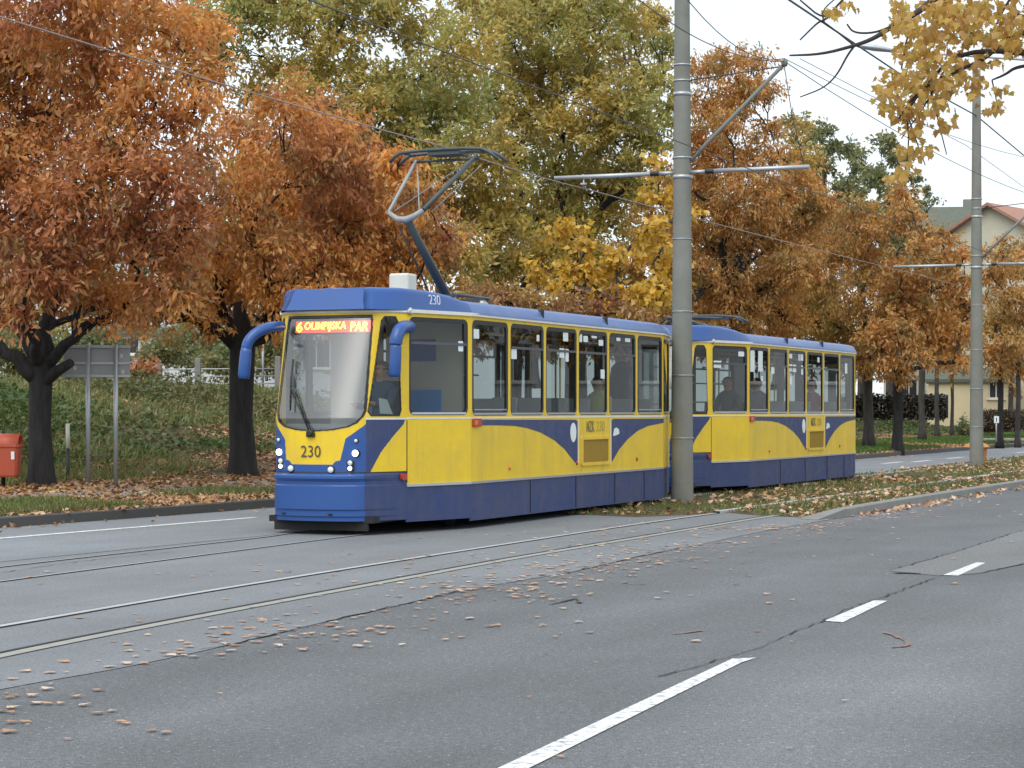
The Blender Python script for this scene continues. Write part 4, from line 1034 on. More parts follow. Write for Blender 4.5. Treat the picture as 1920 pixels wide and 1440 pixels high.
def wire(name,label,pts,r,m,sag=0.0,group=None):
    pts=[Vector(p) for p in pts]; out=[]
    for a,c in zip(pts,pts[1:]):
        n=10
        for k in range(n+(c is pts[-1])):
            q=a.lerp(c,k/n); q.z-=sag*4*(k/n)*(1-k/n); out.append(q)
    b=MB(); b.tube(out,r,5); return tag(b.build(name,m),label,'wire',group)
def on_arm(P,s,L,z): return P.matrix_basis@Vector((s*L,0,z)) if False else (Vector(P.location)+Vector((math.cos(P.rotation_euler.z),math.sin(P.rotation_euler.z),0))*(s*L)+Vector((0,0,z)))
hd=loc2w(1,1.98,1.25,5.42)
lw=W(-60,13,20.4)
wire('contact_wire','contact wire touching the raised pantograph and running under the left pole arms',[lw,hd,on_arm(P1,-1,1.82,5.50),on_arm(P2,-1,1.82,5.50),on_arm(P2,-1,1.82,5.50)+u2*26],.009,M_wirec,.03,'overhead tram wires')
wire('contact_wire','upper contact wire crossing the near pole under its right arm, over the near track',[W(480,-40,19.6),W(580,0,20.6),on_arm(P1,1,1.70,5.50),on_arm(P2,1,1.70,5.50),on_arm(P2,1,1.70,5.5)+u2*26],.008,M_wire,.0,'overhead tram wires')
t1,t2=on_arm(P1,1,1.82,7.50),on_arm(P2,1,1.82,7.50)
wire('feeder_wire','thin feeder wire from the top edge to the tip of the near pole strut',[W(1180,-15,29),t1,t2],.008,M_wire,.25,'overhead tram wires')
wire('feeder_wire','thin feeder wire coming steeply down from above onto the near pole strut tip',[W(1270,-25,27),t1+Vector((0,0,.05)),t2+Vector((.4,0,1.0))],.007,M_wire,.3,'overhead tram wires')
c0=on_arm(P2,0,0,9.9)
wire('power_cable','thick black cable slung across the sky to the top of the far pole',[W(1440,-30,33),W(1480,0,36),W(1690,140,50),c0,c0+Vector((3.7,10,.1)),c0+Vector((7.6,20,.3))],.02,M_wire,.0)
wire('feeder_wire','faint thin wire falling to the right behind the far pole',[W(1500,110,52),W(1812,273,62),W(1960,380,80)],.009,M_wire,.0,'overhead tram wires')
# street lamp head half hidden by the leaves
q=W(1640,90,48); L=thing('street_lamp','grey lamp head on a long arm, half hidden behind the yellow maple leaves','street lamp',(19.0,50,0))
b=MB(); b.tube([(0,0,0),(0,0,8.5),(-.5,-.3,9.6),(-4.0,-.6,9.5)],[.10,.07,.05,.035],8); b.build('mast',M_steel,L)
b=MB(); loc=Vector((q.x-19.0,q.y-50,q.z)); b.lathe([(.02,-.5),(.10,-.3),(.13,0),(.09,.35),(.03,.5)],12,loc,0,Matrix.Rotation(R(98),3,'Y')@Matrix.Scale(.55,3,(1,0,0))); b.build('lamp_head',M_steel,L)
b=MB(); b.tube([loc+Vector((.4,0,-.06)),(-4.0,-.6,9.5)],.03,6); b.build('bracket_arm',M_steel,L)

# ------------------------------------------------------------------ trees
def spray_leaves(centres, radii, n, hang, spread_n=22, size=(.12,.20), ratio=.45, flat=.72, shell=.45):
    """leaves in small sprays through each bough's volume; hang<0 droops the blades"""
    Ps=[];As=[]
    for c,r,k in zip(centres,radii,n):
        m=max(3,int(k/spread_n)); d=unit(RNG.normal(size=(m,3))); rad=RNG.uniform(0,1,m)**shell
        # irregular outline: push each direction by a few random lobes
        lob=unit(RNG.normal(size=(7,3))); amp=RNG.uniform(-.28,.28,7); wob=1+((np.maximum(0,d@lob.T))**3@amp)
        q=np.array(c)+d*(rad*wob)[:,None]*np.array([r,r,r*flat])
        tw=unit(d*.8+RNG.normal(0,.6,(m,3))+np.array([0,0,-.15]))
        kk=spread_n; s_=RNG.uniform(-.5,.9,(m,kk,1))*RNG.uniform(.25,.55,(m,1,1))
        p=q[:,None,:]+tw[:,None,:]*s_+RNG.normal(0,.085,(m,kk,3))
        a=tw[:,None,:]*.5+RNG.normal(0,.55,(m,kk,3))+np.array([0,0,hang])
        Ps.append(p.reshape(-1,3)); As.append(a.reshape(-1,3))
    P=np.concatenate(Ps);A=np.concatenate(As); L=RNG.uniform(size[0],size[1],len(P))
    return leaf_arrays(P,A,L,L*RNG.uniform(ratio*.75,ratio*1.25,len(P)),.22)
def limb(b, a, c, r0, r1, seg=6, wob=.12, mi=0, n=7, sag=.1):
    a=Vector(a); c=Vector(c); L=(c-a).length; pts=[];rs=[]
    for i in range(seg+1):
        t=i/seg; p=a.lerp(c,t); k=wob*L*.25*math.sin(math.pi*t)
        p+=Vector((random.gauss(0,1)*k*.5,random.gauss(0,1)*k*.5,random.gauss(0,1)*k*.4+sag*L*math.sin(math.pi*t)*.5))
        pts.append(p); rs.append(r0+(r1-r0)*t**.8)
    b.tube(pts,rs,n,mi); return pts
def tree(name,label,cat,base,Z,zb,wpx,fork,clumps,lm,bm,group=None,dens=1.0,size=(.12,.20),hang=-.55,ratio=.45,zj=1.0,lean=0,stubs=(),twigs=5,flat=.66,shell=.5,limbs_px=()):
    """base: pixel of the trunk foot at distance Z; clumps in (px,py,rpx) at about Z; fork: pixel height where it forks"""
    s=Z/F; bp=W(base[0],base[1],Z); bp.z=zb; root=thing(name,label,cat,bp,0,group)
    r0=wpx*s/2; fk=W(base[0]+lean,fork,Z)-bp; b=MB()
    k=[Vector((0,0,-.4)),Vector((0,0,0)),Vector((0,0,.15)),Vector((0,0,.5)),fk*.45+Vector((0,0,0)),fk,fk+Vector((random.uniform(-.06,.06),0,r0*1.3)),fk+Vector((random.uniform(-.12,.12),.05,r0*3.2))]
    k[4].x+=random.uniform(-.04,.04)
    b.tube(k,[r0*1.45,r0*1.25,r0*1.08,r0*.95,r0*.86,r0*.92,r0*.72,r0*.34],14)
    cs=[];rs=[];ns=[]
    for cpx,cpy,cr in clumps:
        dz=random.uniform(-1.6,1.6)*zj; p=W(cpx,cpy,Z+dz)-bp; cs.append(tuple(p)); r=cr*s*1.0; rs.append(r); ns.append(int(1500*dens*r*r*(.18/((size[0]+size[1])*.5))**1.6)+30)
    # limbs: from the fork to each bough, growing out of an earlier, nearer bough where there is one
    order=sorted(range(len(cs)),key=lambda i:(Vector(cs[i])-fk).length); done=[(fk,r0*.62)]
    top=max(c[2] for c in cs); 
    for i in order:
        c=Vector(cs[i]); best=min(done,key=lambda q:((q[0]-c).length+.55*(q[0]-fk).length)); a,ra=best; L=(c-a).length
        r1=max(.018,ra*.45); pts=limb(b,a,c,min(ra*.85,.05+.045*L),r1,6,.35); done.append((c,max(r1*1.1,.03))); done.append((pts[3],ra*.6))
        for _ in range(twigs):
            d=Vector((random.gauss(0,1),random.gauss(0,1),random.gauss(-.1,.8))).normalized()*rs[i]*random.uniform(.6,.98)
            st_=random.choice(pts[2:]); limb(b,st_,c+Vector((d.x,d.y,d.z*.75)),max(.012,r1*.7),.006,4,.4,0,5)
    for a_,c_,w0,w1 in limbs_px:
        limb(b,W(*a_)-bp,W(*c_)-bp,w0,w1,6,.25,0,9,.05)
    for a_,c_,w0,w1 in stubs:
        b.tube([W(*a_)-bp,(W(*a_)-bp).lerp(W(*c_)-bp,.5)+Vector((0,0,.03)),W(*c_)-bp],[w0,(w0+w1)/2,w1],10)
    b.build('trunk',bm,root)
    v,t=spray_leaves(cs,rs,ns,hang,22,size,ratio,flat,shell)
    raw_mesh('crown',v,t,lm,root)
    return root
RUST=[(.26,.09,.045),(.42,.155,.06),(.34,.12,.05),(.52,.22,.075),(.20,.075,.04),(.40,.18,.09)]
AMBER=[(.58,.25,.055),(.66,.34,.07),(.50,.19,.05),(.70,.42,.11),(.46,.17,.055)]
GOLDG=[(.50,.37,.08),(.58,.42,.09),(.38,.32,.085),(.60,.38,.09),(.34,.31,.085)]
OLIVE=[(.24,.32,.10),(.32,.36,.11),(.40,.37,.11),(.21,.27,.09)]
GOLD=[(.66,.40,.04),(.72,.48,.07),(.55,.30,.04),(.60,.44,.08)]
BRONZE=[(.46,.22,.07),(.56,.29,.08),(.38,.16,.06),(.60,.36,.10),(.42,.26,.09)]
UMB=[(.13,.055,.035),(.22,.09,.045),(.30,.17,.06),(.20,.15,.06),(.36,.25,.08)]; OLB=[(.24,.20,.07),(.32,.24,.08),(.20,.14,.06),(.40,.27,.09)]
M_l_rust=leaf_mat('rust_red_oak_leaf',RUST,AMBER,.34,gain=1.28,third=UMB)
M_l_rust2=leaf_mat('amber_oak_leaf',AMBER,RUST,.42,gain=1.25,third=UMB)
M_l_gold=leaf_mat('yellow_green_leaf',GOLDG,OLIVE,.28,gain=1.1,third=[(.24,.25,.10),(.34,.30,.10),(.42,.26,.08),(.30,.22,.08)])
M_l_map=leaf_mat('golden_maple_leaf',GOLD,None,.4,gain=1.0)
M_l_brz=leaf_mat('bronze_oak_leaf',BRONZE,AMBER,.22,gain=1.1,third=OLB)
M_l_brz2=leaf_mat('bronze_and_olive_leaf',BRONZE,GOLDG,.2,gain=1.1,third=OLB)
M_l_grn=leaf_mat('dull_green_leaf',[(.11,.16,.08),(.16,.20,.09),(.21,.24,.10),(.14,.18,.10)],[(.33,.27,.10),(.20,.21,.09)],.2,gain=1.1)
G_ROW='autumn oaks along the far pavement'
tree('oak_tree','big rust red oak with a low forked trunk between red bin and road sign','tree',(77,905),36.5,.36,48,690,
  [(0,570,65),(-70,520,95),(110,540,65),(190,550,60),(255,565,50),(380,130,55),(365,210,55),(370,290,50),(395,50,45),(60,480,120),(-60,410,140),(190,470,105),(300,540,60),(30,330,140),(150,370,120),(270,430,80),(330,470,55),(-50,250,140),(90,210,140),(220,280,110),(310,330,80),(170,110,140),(20,90,150),(290,170,95),(330,60,75),(110,-20,140),(260,0,100),(-80,90,130),(360,400,50),(40,585,35),(215,590,32)],
  M_l_rust,M_bark,G_ROW,1.0,(.10,.19),-.5,.38,1.3,stubs=[((76,722,36.5),(133,680,36.1),.12,.075)],limbs_px=[((74,712,36.5),(-60,610,36.2),.16,.07),((80,708,36.5),(118,500,36.9),.17,.05)])
tree('oak_tree','orange topped oak with a straight dark trunk beside the tram front','tree',(455,893),42,.33,52,650,
  [(330,545,60),(400,560,65),(440,520,80),(560,560,80),(500,470,95),(400,450,80),(350,490,50),(620,480,95),(540,390,105),(430,370,85),(650,390,95),(720,430,85),(760,500,70),(800,440,60),(690,320,80),(600,300,95),(500,290,95),(440,240,60),(530,205,60),(590,200,55),(630,250,60),(740,300,55),(770,360,60),(820,470,45),(680,550,75),(620,580,60),(300,590,40),(760,560,55),(500,600,45),(390,610,35),(240,600,35),(845,445,30)],
  M_l_rust2,M_bark,G_ROW,.95,(.10,.19),-.75,.38,1.2,limbs_px=[((452,655,42),(380,610,41.5),.13,.06),((455,650,42),(560,600,41.6),.13,.06),((380,612,41.5),(300,570,41.3),.06,.03)])
tree('oak_tree','dark russet oak whose crown shows just above the tram roof','tree',(960,870),54,.35,45,640,
  [(900,560,40),(950,565,45),(1000,575,45),(1060,580,45),(1130,590,45),(1190,595,40),(950,600,55),(1080,620,55),(850,580,35),(880,610,50)],
  leaf_mat('dark_russet_leaf',[(.16,.06,.035),(.24,.085,.04),(.30,.12,.05),(.12,.05,.03)],[(.44,.24,.08),(.34,.24,.08),(.50,.30,.09)],.8,gain=1.1),M_bark,G_ROW,1.1,(.13,.21),-.6,.42,1.0)
tree('yellow_maple','bright golden maple half hidden by the near concrete pole','tree',(1190,850),58,.35,40,600,
  [(1060,435,32),(1085,500,34),(1060,540,28),(1120,550,34),(1160,490,26),(1215,430,34),(1235,480,42),(1230,370,30),(1245,310,22),(1200,550,36),(1240,540,38),(1270,400,24),(1165,575,30),(1020,500,20),(1275,500,26),(1100,455,22)],
  M_l_map,M_bark2,None,.62,(.16,.26),-.5,.75,.9,shell=.5)
tree('locust_tree','tall yellow green feathery tree behind the orange topped oak','tree',(640,800),63,1.6,44,470,
  [(420,30,85),(480,-30,90),(560,10,85),(640,50,80),(430,110,50),(600,130,75),(690,150,70),(560,-60,100),(700,-20,90),(780,40,80),(720,200,80),(800,150,80),(640,210,70),(790,240,80),(870,90,85),(860,200,80),(740,280,75),(840,300,80),(900,270,70),(880,380,75),(800,390,55),(930,340,70),(860,470,65),(930,430,70),(660,280,60),(700,345,50),(800,480,50),(380,60,60),(520,120,45),(480,180,50),(560,180,50),(600,230,60),(620,370,90),(560,420,90)],
  M_l_gold,M_bark,'feathery green trees on the bank',.95,(.16,.28),-.1,.34,1.6,twigs=6)
tree('locust_tree','tall golden green feathery tree left of the near concrete pole','tree',(1080,800),68,1.5,46,470,
  [(960,120,75),(1030,110,80),(1100,140,80),(1160,180,70),(1210,150,55),(990,200,85),(1070,230,85),(1150,260,80),(1220,250,55),(960,280,75),(1040,320,80),(1120,340,80),(1190,330,60),(980,400,80),(1060,420,75),(1010,480,70),(1130,420,60),(960,40,55),(1040,30,60),(1120,70,55),(1180,60,45),(1220,30,40),(920,180,60),(930,500,60),(1100,480,60),(950,560,50),(1240,200,40),(1000,5,60),(1080,-10,60),(1160,5,45),(1245,90,38),(930,20,55),(890,-20,60),(960,-30,60)],
  M_l_gold,M_bark,'feathery green trees on the bank',1.0,(.16,.28),-.1,.34,1.6,twigs=6)
tree('sparse_tree','half bare brownish tree top above the feathery trees, left of the near pole','tree',(1080,800),88,2.2,30,360,[(930,10,60),(1000,30,50),(1060,-20,60),(1120,20,55),(1190,30,55),(1230,50,40),(1180,110,45),(1250,120,35),(890,60,40),(1215,180,35)],M_l_brz2,M_bark2,None,.38,(.16,.26),-.3,.4,1.2,twigs=10)
tree('oak_tree','tall bronze oak rising behind the near concrete pole and its strut','tree',(1390,850),72,.6,50,560,
  [(1330,130,45),(1370,120,45),(1320,200,55),(1390,170,55),(1430,170,40),(1310,260,50),(1360,230,40),(1400,290,50),(1340,320,65),(1460,290,40),(1420,360,75),(1350,400,75),(1480,350,60),(1300,350,50),(1310,440,65),(1390,460,75),(1470,430,75),(1530,390,50),(1340,530,70),(1430,540,75),(1500,500,65),(1300,560,55),(1380,590,60),(1470,600,60),(1260,330,30),(1270,580,50),(1290,490,40),(1440,240,32),(1420,110,30),(1380,200,35),(1500,330,32),(1345,270,40)],
  M_l_brz,M_bark,G_ROW,.95,(.13,.22),-.7,.36,1.4)
tree('oak_tree','bronze and olive oak above the back of the rear car','tree',(1629,826),78,.55,20,640,
  [(1510,300,40),(1490,250,25),(1550,400,45),(1600,400,45),(1560,470,60),(1620,480,55),(1650,430,40),(1690,390,30),(1540,540,60),(1610,560,65),(1670,520,50),(1580,620,55),(1640,640,50),(1530,600,50),(1510,460,45),(1500,560,45),(1660,590,45),(1600,680,35),(1640,690,30)],
  M_l_brz2,M_bark2,G_ROW,.9,(.14,.23),-.7,.36,1.3)
tree('oak_tree','russet oak with a thick black trunk right behind the rear car','tree',(1683,838),74.5,.30,20,700,
  [(1690,560,50),(1740,520,50),(1680,620,45),(1740,590,55),(1790,560,40),(1710,660,40),(1770,640,45),(1660,680,28),(1800,620,35),(1720,470,35),(1690,500,35),(1770,490,35),(1810,520,30),(1640,640,35),(1690,700,20),(1790,680,25),(1820,580,30),(1700,410,32),(1735,440,32),(1690,360,20),(1770,440,22),(1800,470,24)],
  M_l_brz,M_bark,G_ROW,1.0,(.16,.25),-.7,.40,1.2)
for k,(px,py,Z,wpx,lab) in enumerate(((1729,812,90,13,'slender grey trunked tree in front of the black fence, next to the black trunked oak'),(1757,809,96,9,'thin tree at the right end of the black fence'),(1785,806,99,7,'thinnest tree, with a forked stem before the cream house'),(1875,826,88,12,'bare limbed oak right of the far pole, by the small white sign'),(1908,827,90,10,'oak at the right edge of the photo with bronze leaves'))):
    zb=H-(py-HZ)*Z/F
    cl_=[(px-10,650,25),(px+20,620,28),(px,585,30),(px+25,670,20)] if k<3 else [(px+5,470,26),(px-25,510,28),(px-10,610,35),(px+20,560,40),(px-20,660,35),(px+25,640,35),(px-5,690,25),(px+10,500,25)]
    tree('street_tree',lab,'tree',(px,py),Z,zb,wpx,690 if k<3 else 640,cl_,M_l_brz2 if k%2 else M_l_brz,M_bark2 if k!=3 else M_bark,'thin trees on the far right',.8,(.17,.26),-.6,.4,1.0)
for px,Z,top,lab in ((1560,118,205,'tall thin half bare tree with green tufts right of the strut'),(1668,124,225,'half bare green poplar left of the far pole top'),(1500,126,190,'hazy olive tree top directly behind the strut of the near pole'),(1615,132,250,'lower dull green tree between the two half bare poplars')):
    o=tree('poplar_tree',lab,'tree',(px,790),Z,1.6,16,520,[(px-10,top+40,26),(px+15,top+70,28),(px-20,top+110,32),(px+20,top+150,32),(px-5,top+190,36),(px+30,top+230,30),(px-35,top+170,24),(px+45,top+110,18),(px+10,top+270,40),(px+40,top+200,25)],M_l_grn,M_bark2,'half bare trees against the sky',.8,(.22,.36),-.2,.5,1.2,twigs=8)
tree('street_tree','loose russet tree in front of the gabled house on the far right','tree',(1895,815),112,1.3,10,640,[(1860,520,30),(1900,560,34),(1925,500,26),(1870,600,34),(1915,640,32),(1845,470,20),(1880,450,16),(1930,600,30),(1850,560,26),(1855,660,26),(1895,690,24),(1925,690,26),(1835,620,22),(1905,730,16)],M_l_brz,M_bark2,'thin trees on the far right',.55,(.18,.28),-.6,.4,1.0,twigs=7)
# small bush against the sky near the roof
tree('bush','green bush above the grey roof left of the far pole','bush',(1738,420),128,9.0,5,400,[(1735,365,13),(1750,375,10),(1725,385,13),(1690,400,18)],M_l_grn,M_bark2,None,.6,(.2,.3),-.1,.5,.5)
# shrubs and background trees on top of the bank
bgl=[(-30,600,72,'rust'),(110,560,78,'olive'),(250,590,70,'olive'),(330,575,82,'olive'),(430,600,74,'olive')]
for k,(px,py,Z,lab) in enumerate(((40,600,84,'background tree far left behind the rust red oak'),(260,520,90,'green background tree seen between the two left oak trunks'),(540,420,95,'background tree behind the tram mirror and the orange topped oak'),(760,480,98,'background tree behind the pantograph knee'),(1000,520,100,'background tree behind the middle of the front car'),(1250,480,104,'background tree behind the gap between the cars'),(1460,540,108,'background tree behind the rear car'))):
    q=120
    tree('background_tree',lab,'tree',(px,720),Z,3.0,22,620,[(px-70,py+20,q*.7),(px+70,py+40,q*.7),(px,py-40,q*.75),(px-110,py+100,q*.55),(px+110,py+110,q*.55),(px,py+110,q*.7),(px+40,py-120,q*.5),(px-60,py-110,q*.5)],M_l_grn if k in (1,) else M_l_brz2 if k>2 else M_l_gold,M_bark2,'background trees on top of the bank',.25 if k<2 else .6,(.22,.36),-.2,.5,2.0,twigs=2)
for k,(px,py,Z,rr,lab) in enumerate(((300,650,66,35,'green shrub on the bank behind the road sign'),(425,665,64,35,'green shrub on the bank left of the oak trunk by the tram'),(40,640,66,60,'tangled shrub on the bank behind the rust red oak'),(500,650,66,40,'green shrub between the oak trunk and the tram front'),(255,692,61,24,'rusty brown shrub beside the concrete fence posts'),(1810,800,100,16,'low green bush at the foot of the cream house'),(350,640,69,42,'olive green shrub in front of the low white building'),(470,610,72,45,'tall green shrub behind the oak trunk by the tram'),(180,640,68,45,'green shrub behind the left edge of the road sign'),(405,650,67,32,'small green shrub under the branch of the oak by the tram'),(120,690,64,30,'low green shrub beside the rust red oak trunk'),(345,755,56,26,'dark bramble clump halfway up the bank right of the road sign'),(150,765,52,28,'dark bramble clump on the bank between the oak trunk and the sign posts'),(405,785,51,20,'small bramble clump near the foot of the oak beside the tram'),(285,795,49,18,'low weedy clump on the bank just right of the sign posts'),(10,745,52,34,'dark bramble clump on the bank above the litter bin'))):
    tree('shrub',lab,'bush',(px,py+rr),Z,H-(py+rr-HZ)*Z/F,4,py+rr*.4,[(px,py,rr),(px-rr*.8,py+rr*.4,rr*.7),(px+rr*.8,py+rr*.4,rr*.7),(px,py+rr*.6,rr*.8)],M_l_grn if k!=4 else M_l_rust,M_bark2,None,.9,(.10,.18),-.1,.55,.4)

# near maple whose branches hang into the top right corner -------------------------
mz=21.0
mp=thing('maple_tree','near maple whose dark twigs and yellow orange leaves hang into the top right corner','tree',(10.6,21.6,0))
mb=MB(); o_=Vector(mp.location)
mb.tube([(0,0,-.2),(0,0,.2),(.05,0,1.5),(.02,.05,3.2),(-.05,.0,4.6),(0,.1,6.5)],[.30,.24,.20,.18,.14,.07],14)
mw=lambda px,py,Z=mz: W(px,py,Z)-o_
def br(pts,r0,r1,Z=mz):
    q=smooth([mw(*p) if len(p)==2 else mw(*p) for p in pts],2); mb.tube(q,[r0+(r1-r0)*i/(len(q)-1) for i in range(len(q))],6); return q
fork=Vector((0,.05,4.6))
allp=[]
def limb_from(pts,r0,r1):
    q=smooth([fork]+[mw(*p) for p in pts],2); mb.tube(q,[max(r1,r0+(r1-r0)*i/(len(q)-1)) for i in range(len(q))],7); allp.append(q); return q
limb_from([(2500,40),(2250,60),(2100,60),(1980,100),(1920,100),(1870,95),(1800,100),(1740,150),(1700,210)],.06,.010)
limb_from([(2500,-60),(2250,-120),(2060,-60),(1900,-80),(1760,-10),(1720,25),(1675,48),(1640,72),(1602,86),(1540,102),(1480,104)],.06,.008)
limb_from([(2500,100),(2250,20),(2000,30),(1930,60),(1880,75),(1850,110),(1790,135),(1720,170),(1680,230)],.045,.008)
limb_from([(2500,180),(2250,170),(2050,140),(1960,120),(1905,125),(1885,140),(1860,150)],.04,.007)
br([(1602,86),(1588,105),(1570,140),(1545,165),(1500,182)],.014,.006)
br([(1570,20),(1545,38),(1535,41),(1520,55),(1500,75)],.014,.008); br([(1600,-20),(1570,10),(1545,38),(1500,0)],.014,.008)
br([(1675,48),(1640,62),(1600,62),(1588,45)],.014,.008); br([(1720,25),(1700,70),(1690,130)],.014,.008)
br([(1905,-20),(1880,20),(1862,60)],.016,.008); br([(1920,30),(1905,25),(1890,60)],.014,.006)
br([(1700,210),(1705,270),(1695,330)],.010,.005); br([(1860,150),(1872,205)],.008,.005); br([(1545,41),(1540,20),(1575,-10)],.010,.006); br([(1602,86),(1570,60),(1545,41)],.010,.006); br([(1740,150),(1760,230),(1775,290)],.009,.005); br([(1700,210),(1720,270),(1735,310)],.009,.005)
br([(1800,100),(1770,130),(1740,190),(1690,260)],.012,.006); br([(1760,-10),(1800,40),(1830,70)],.012,.006)
mb.build('trunk',M_bark3,mp)
cl2=[(1700,45,38,20),(1690,15,25,18),(1750,15,35,25),(1790,10,40,25),(1770,60,50,26),(1820,45,40,26),(1715,95,45,24),(1770,115,50,22),(1700,145,50,22),(1672,170,30,22),(1740,165,45,22),(1790,150,40,18),(1830,165,20,14),(1715,205,35,18),(1685,215,20,18),(1760,200,28,14),(1860,75,40,20),(1895,45,30,25),(1880,20,32,20),(1910,85,28,18),(1770,235,22,12),(1720,250,18,14),(1705,285,20,16),(1695,320,20,12),(1660,180,14,14),(1870,200,20,12),(1740,285,16,10),(1560,22,18,10),(1590,8,14,10),(1850,115,26,12),(1830,15,30,18),(1940,55,40,35),(1960,-20,60,40),(1860,-30,60,25),(1680,335,24,10),(1880,165,14,10),(1735,60,30,20),(1655,200,10,10)]
P=[]
for cx0,cy0,rx,ry in cl2:
    n=int(rx*ry/13)+4
    for _ in range(n): P.append(tuple(mw(cx0+random.gauss(0,rx*.55),cy0+random.gauss(0,ry*.55),mz+random.gauss(0,.5))))
P=np.array(P); n=len(P)
v,t=star_leaves(P,np.stack([RNG.normal(0,.5,n),RNG.normal(0,.5,n),RNG.normal(-.75,.45,n)],1),RNG.normal(size=(n,3))+np.array([0,-.7,.3]),RNG.uniform(.05,.098,n))
M_l_near=leaf_mat('yellow_orange_maple_leaf',[(.55,.34,.06),(.66,.43,.08),(.44,.34,.08),(.58,.32,.07),(.36,.18,.07),(.70,.50,.13)],[(.46,.24,.07),(.60,.40,.08)],1.2,.5)
raw_mesh('crown',v,t,M_l_near,mp)

# ------------------------------------------------------------------ street furniture and buildings
# back of a road sign
Z=37.2; zg=.15
sg=thing('road_sign','grey back of a large road sign on two steel posts under the rust red oak','sign',(W(190,900,Z).x,Z,zg))
o_=Vector(sg.location); q=lambda px,py,dz=0: W(px,py,Z+dz)-o_
for px in (165,217):
    b=MB(); a=q(px,930); a.z=-.05; b.tube([a,q(px,646)],.040,10); b.build('post',M_steel,sg)
b=MB(); a,c=q(118,647,-.0),q(243,708); b.box(((a.x+c.x)/2,.055,(a.z+c.z)/2),(c.x-a.x,.02,a.z-c.z),0,bev=.008); b.build('panel',paint('sign_back_grey',(.34,.355,.375),.5,.3,4,metal=.3),sg)
for py in (650,681,705):
    b=MB(); z_=q(180,py).z; b.box(((a.x+c.x)/2,.028,z_),(c.x-a.x+.02,.03,.05),0,bev=.006); b.build('rib',M_steel,sg)
for px,py in ((227,667),(230,697),(140,690)):
    b=MB(); p=q(px,py); b.box((p.x,.042,p.z),(.05,.004,.07),0); b.build('inspection_sticker',M_beige,sg)
# thin marker post
Z=38; p=W(127,905,Z); mk=thing('marker_post','thin dark marker post with a white top beside the rust red oak','post',(p.x,Z,.30))
b=MB(); b.tube([(0,0,-.1),(0,0,.62)],.032,8); b.build('shaft',paint('dark_green_post',(.03,.045,.035),.6,.3,9),mk)
b=MB(); b.tube([(0,0,.62),(0,0,1.06)],.036,8); b.build('white_cap',M_white,mk)
# red litter bin
Z=35.5; p=W(14,915,Z); zb_=.30; bn=thing('litter_bin','orange red litter bin with hooded lid at the left edge','bin',(p.x,Z,zb_))
M_rb=paint('red_bin_plastic',(.42,.075,.035),.5,.35,4)
b=MB(); b.tube([(-.10,.12,-.1),(-.10,.12,.95)],.035,8); b.build('post',M_dark,bn)
b=MB(); h0=.19; hh_=.50
prof=[(h0,.17),(h0+.03,.185),(h0+hh_,.215),(h0+hh_+.001,.235),(h0+hh_+.05,.235),(h0+hh_+.05,.20)]
for z,w_ in prof: b.v+=[(x*w_,y*w_*.85,z) for x,y in ((-1,-.8),(-.8,-1),(.8,-1),(1,-.8),(1,.8),(.8,1),(-.8,1),(-1,.8))]
for i in range(len(prof)-1):
    for j in range(8): b.f.append([i*8+j,i*8+(j+1)%8,(i+1)*8+(j+1)%8,(i+1)*8+j]); b.m.append(0); b.sm.append(False)
b.f.append(list(range(8))[::-1]); b.m.append(0); b.sm.append(False); b.build('bucket',M_rb,bn)
b=MB(); n=12; zt_=h0+hh_+.05
for x in (-.22,.22):
    b.v += [(x,.19*math.cos(math.pi*k/n),zt_+.17*math.sin(math.pi*k/n)) for k in range(n+1)]
    b.v += [(x,.165*math.cos(math.pi*k/n),zt_+.145*math.sin(math.pi*k/n)) for k in range(n+1)]
m_=n+1
for k in range(n): b.f.append([k,k+1,2*m_+k+1,2*m_+k]); b.f.append([m_+k+1,m_+k,3*m_+k,3*m_+k+1]); b.f.append([k+1,k,m_+k,m_+k+1]); b.f.append([2*m_+k,2*m_+k+1,3*m_+k+1,3*m_+k])
b.m=[0]*len(b.f); b.sm=[True]*len(b.f); b.build('lid',M_rb,bn)
b=MB(); b.box((-.2,0,zt_+.06),(.02,.30,.12),0); b.build('lid_back',M_rb,bn)
b=MB(); b.box((.13,-.1835,h0+.36),(.055,.006,.13),0,Matrix.Rotation(R(4),3,'X')); b.build('sticker',M_stick,bn)
# orange bin behind the far pole
Z=59.5; p=W(1851,880,Z); ob=thing('waste_bin','orange bin with a domed lid standing behind the far concrete pole','bin',(p.x-.02,Z+1.0,-.0))
M_ob=paint('faded_orange_plastic',(.60,.27,.08),.5,.35,4)
b=MB(); b.lathe([(.17,0),(.19,.05),(.24,.50),(.25,.52)],20); b.build('bucket',M_ob,ob)
b=MB(); b.lathe([(.0,.70),(.12,.69),(.24,.65),(.36,.57),(.37,.53),(.25,.53)][::-1],20,(-.06,0,0)); b.build('lid',M_ob,ob)
# small white sign far right
Z=86; p=W(1868,824,Z); ws_=thing('small_sign','small white plate sign on a thin post by the oak on the far right','sign',(p.x,Z,p.z))
b=MB(); b.tube([(0,0,-.1),(0,0,.95)],.03,8); b.build('post',M_steel,ws_)
b=MB(); b.box((0,-.04,.80),(.20,.02,.27),0,bev=.005); b.build('plate',M_stick,ws_)
b=MB(); b.box((0,-.052,.80),(.035,.004,.17),0); b.build('symbol',M_dark,ws_)
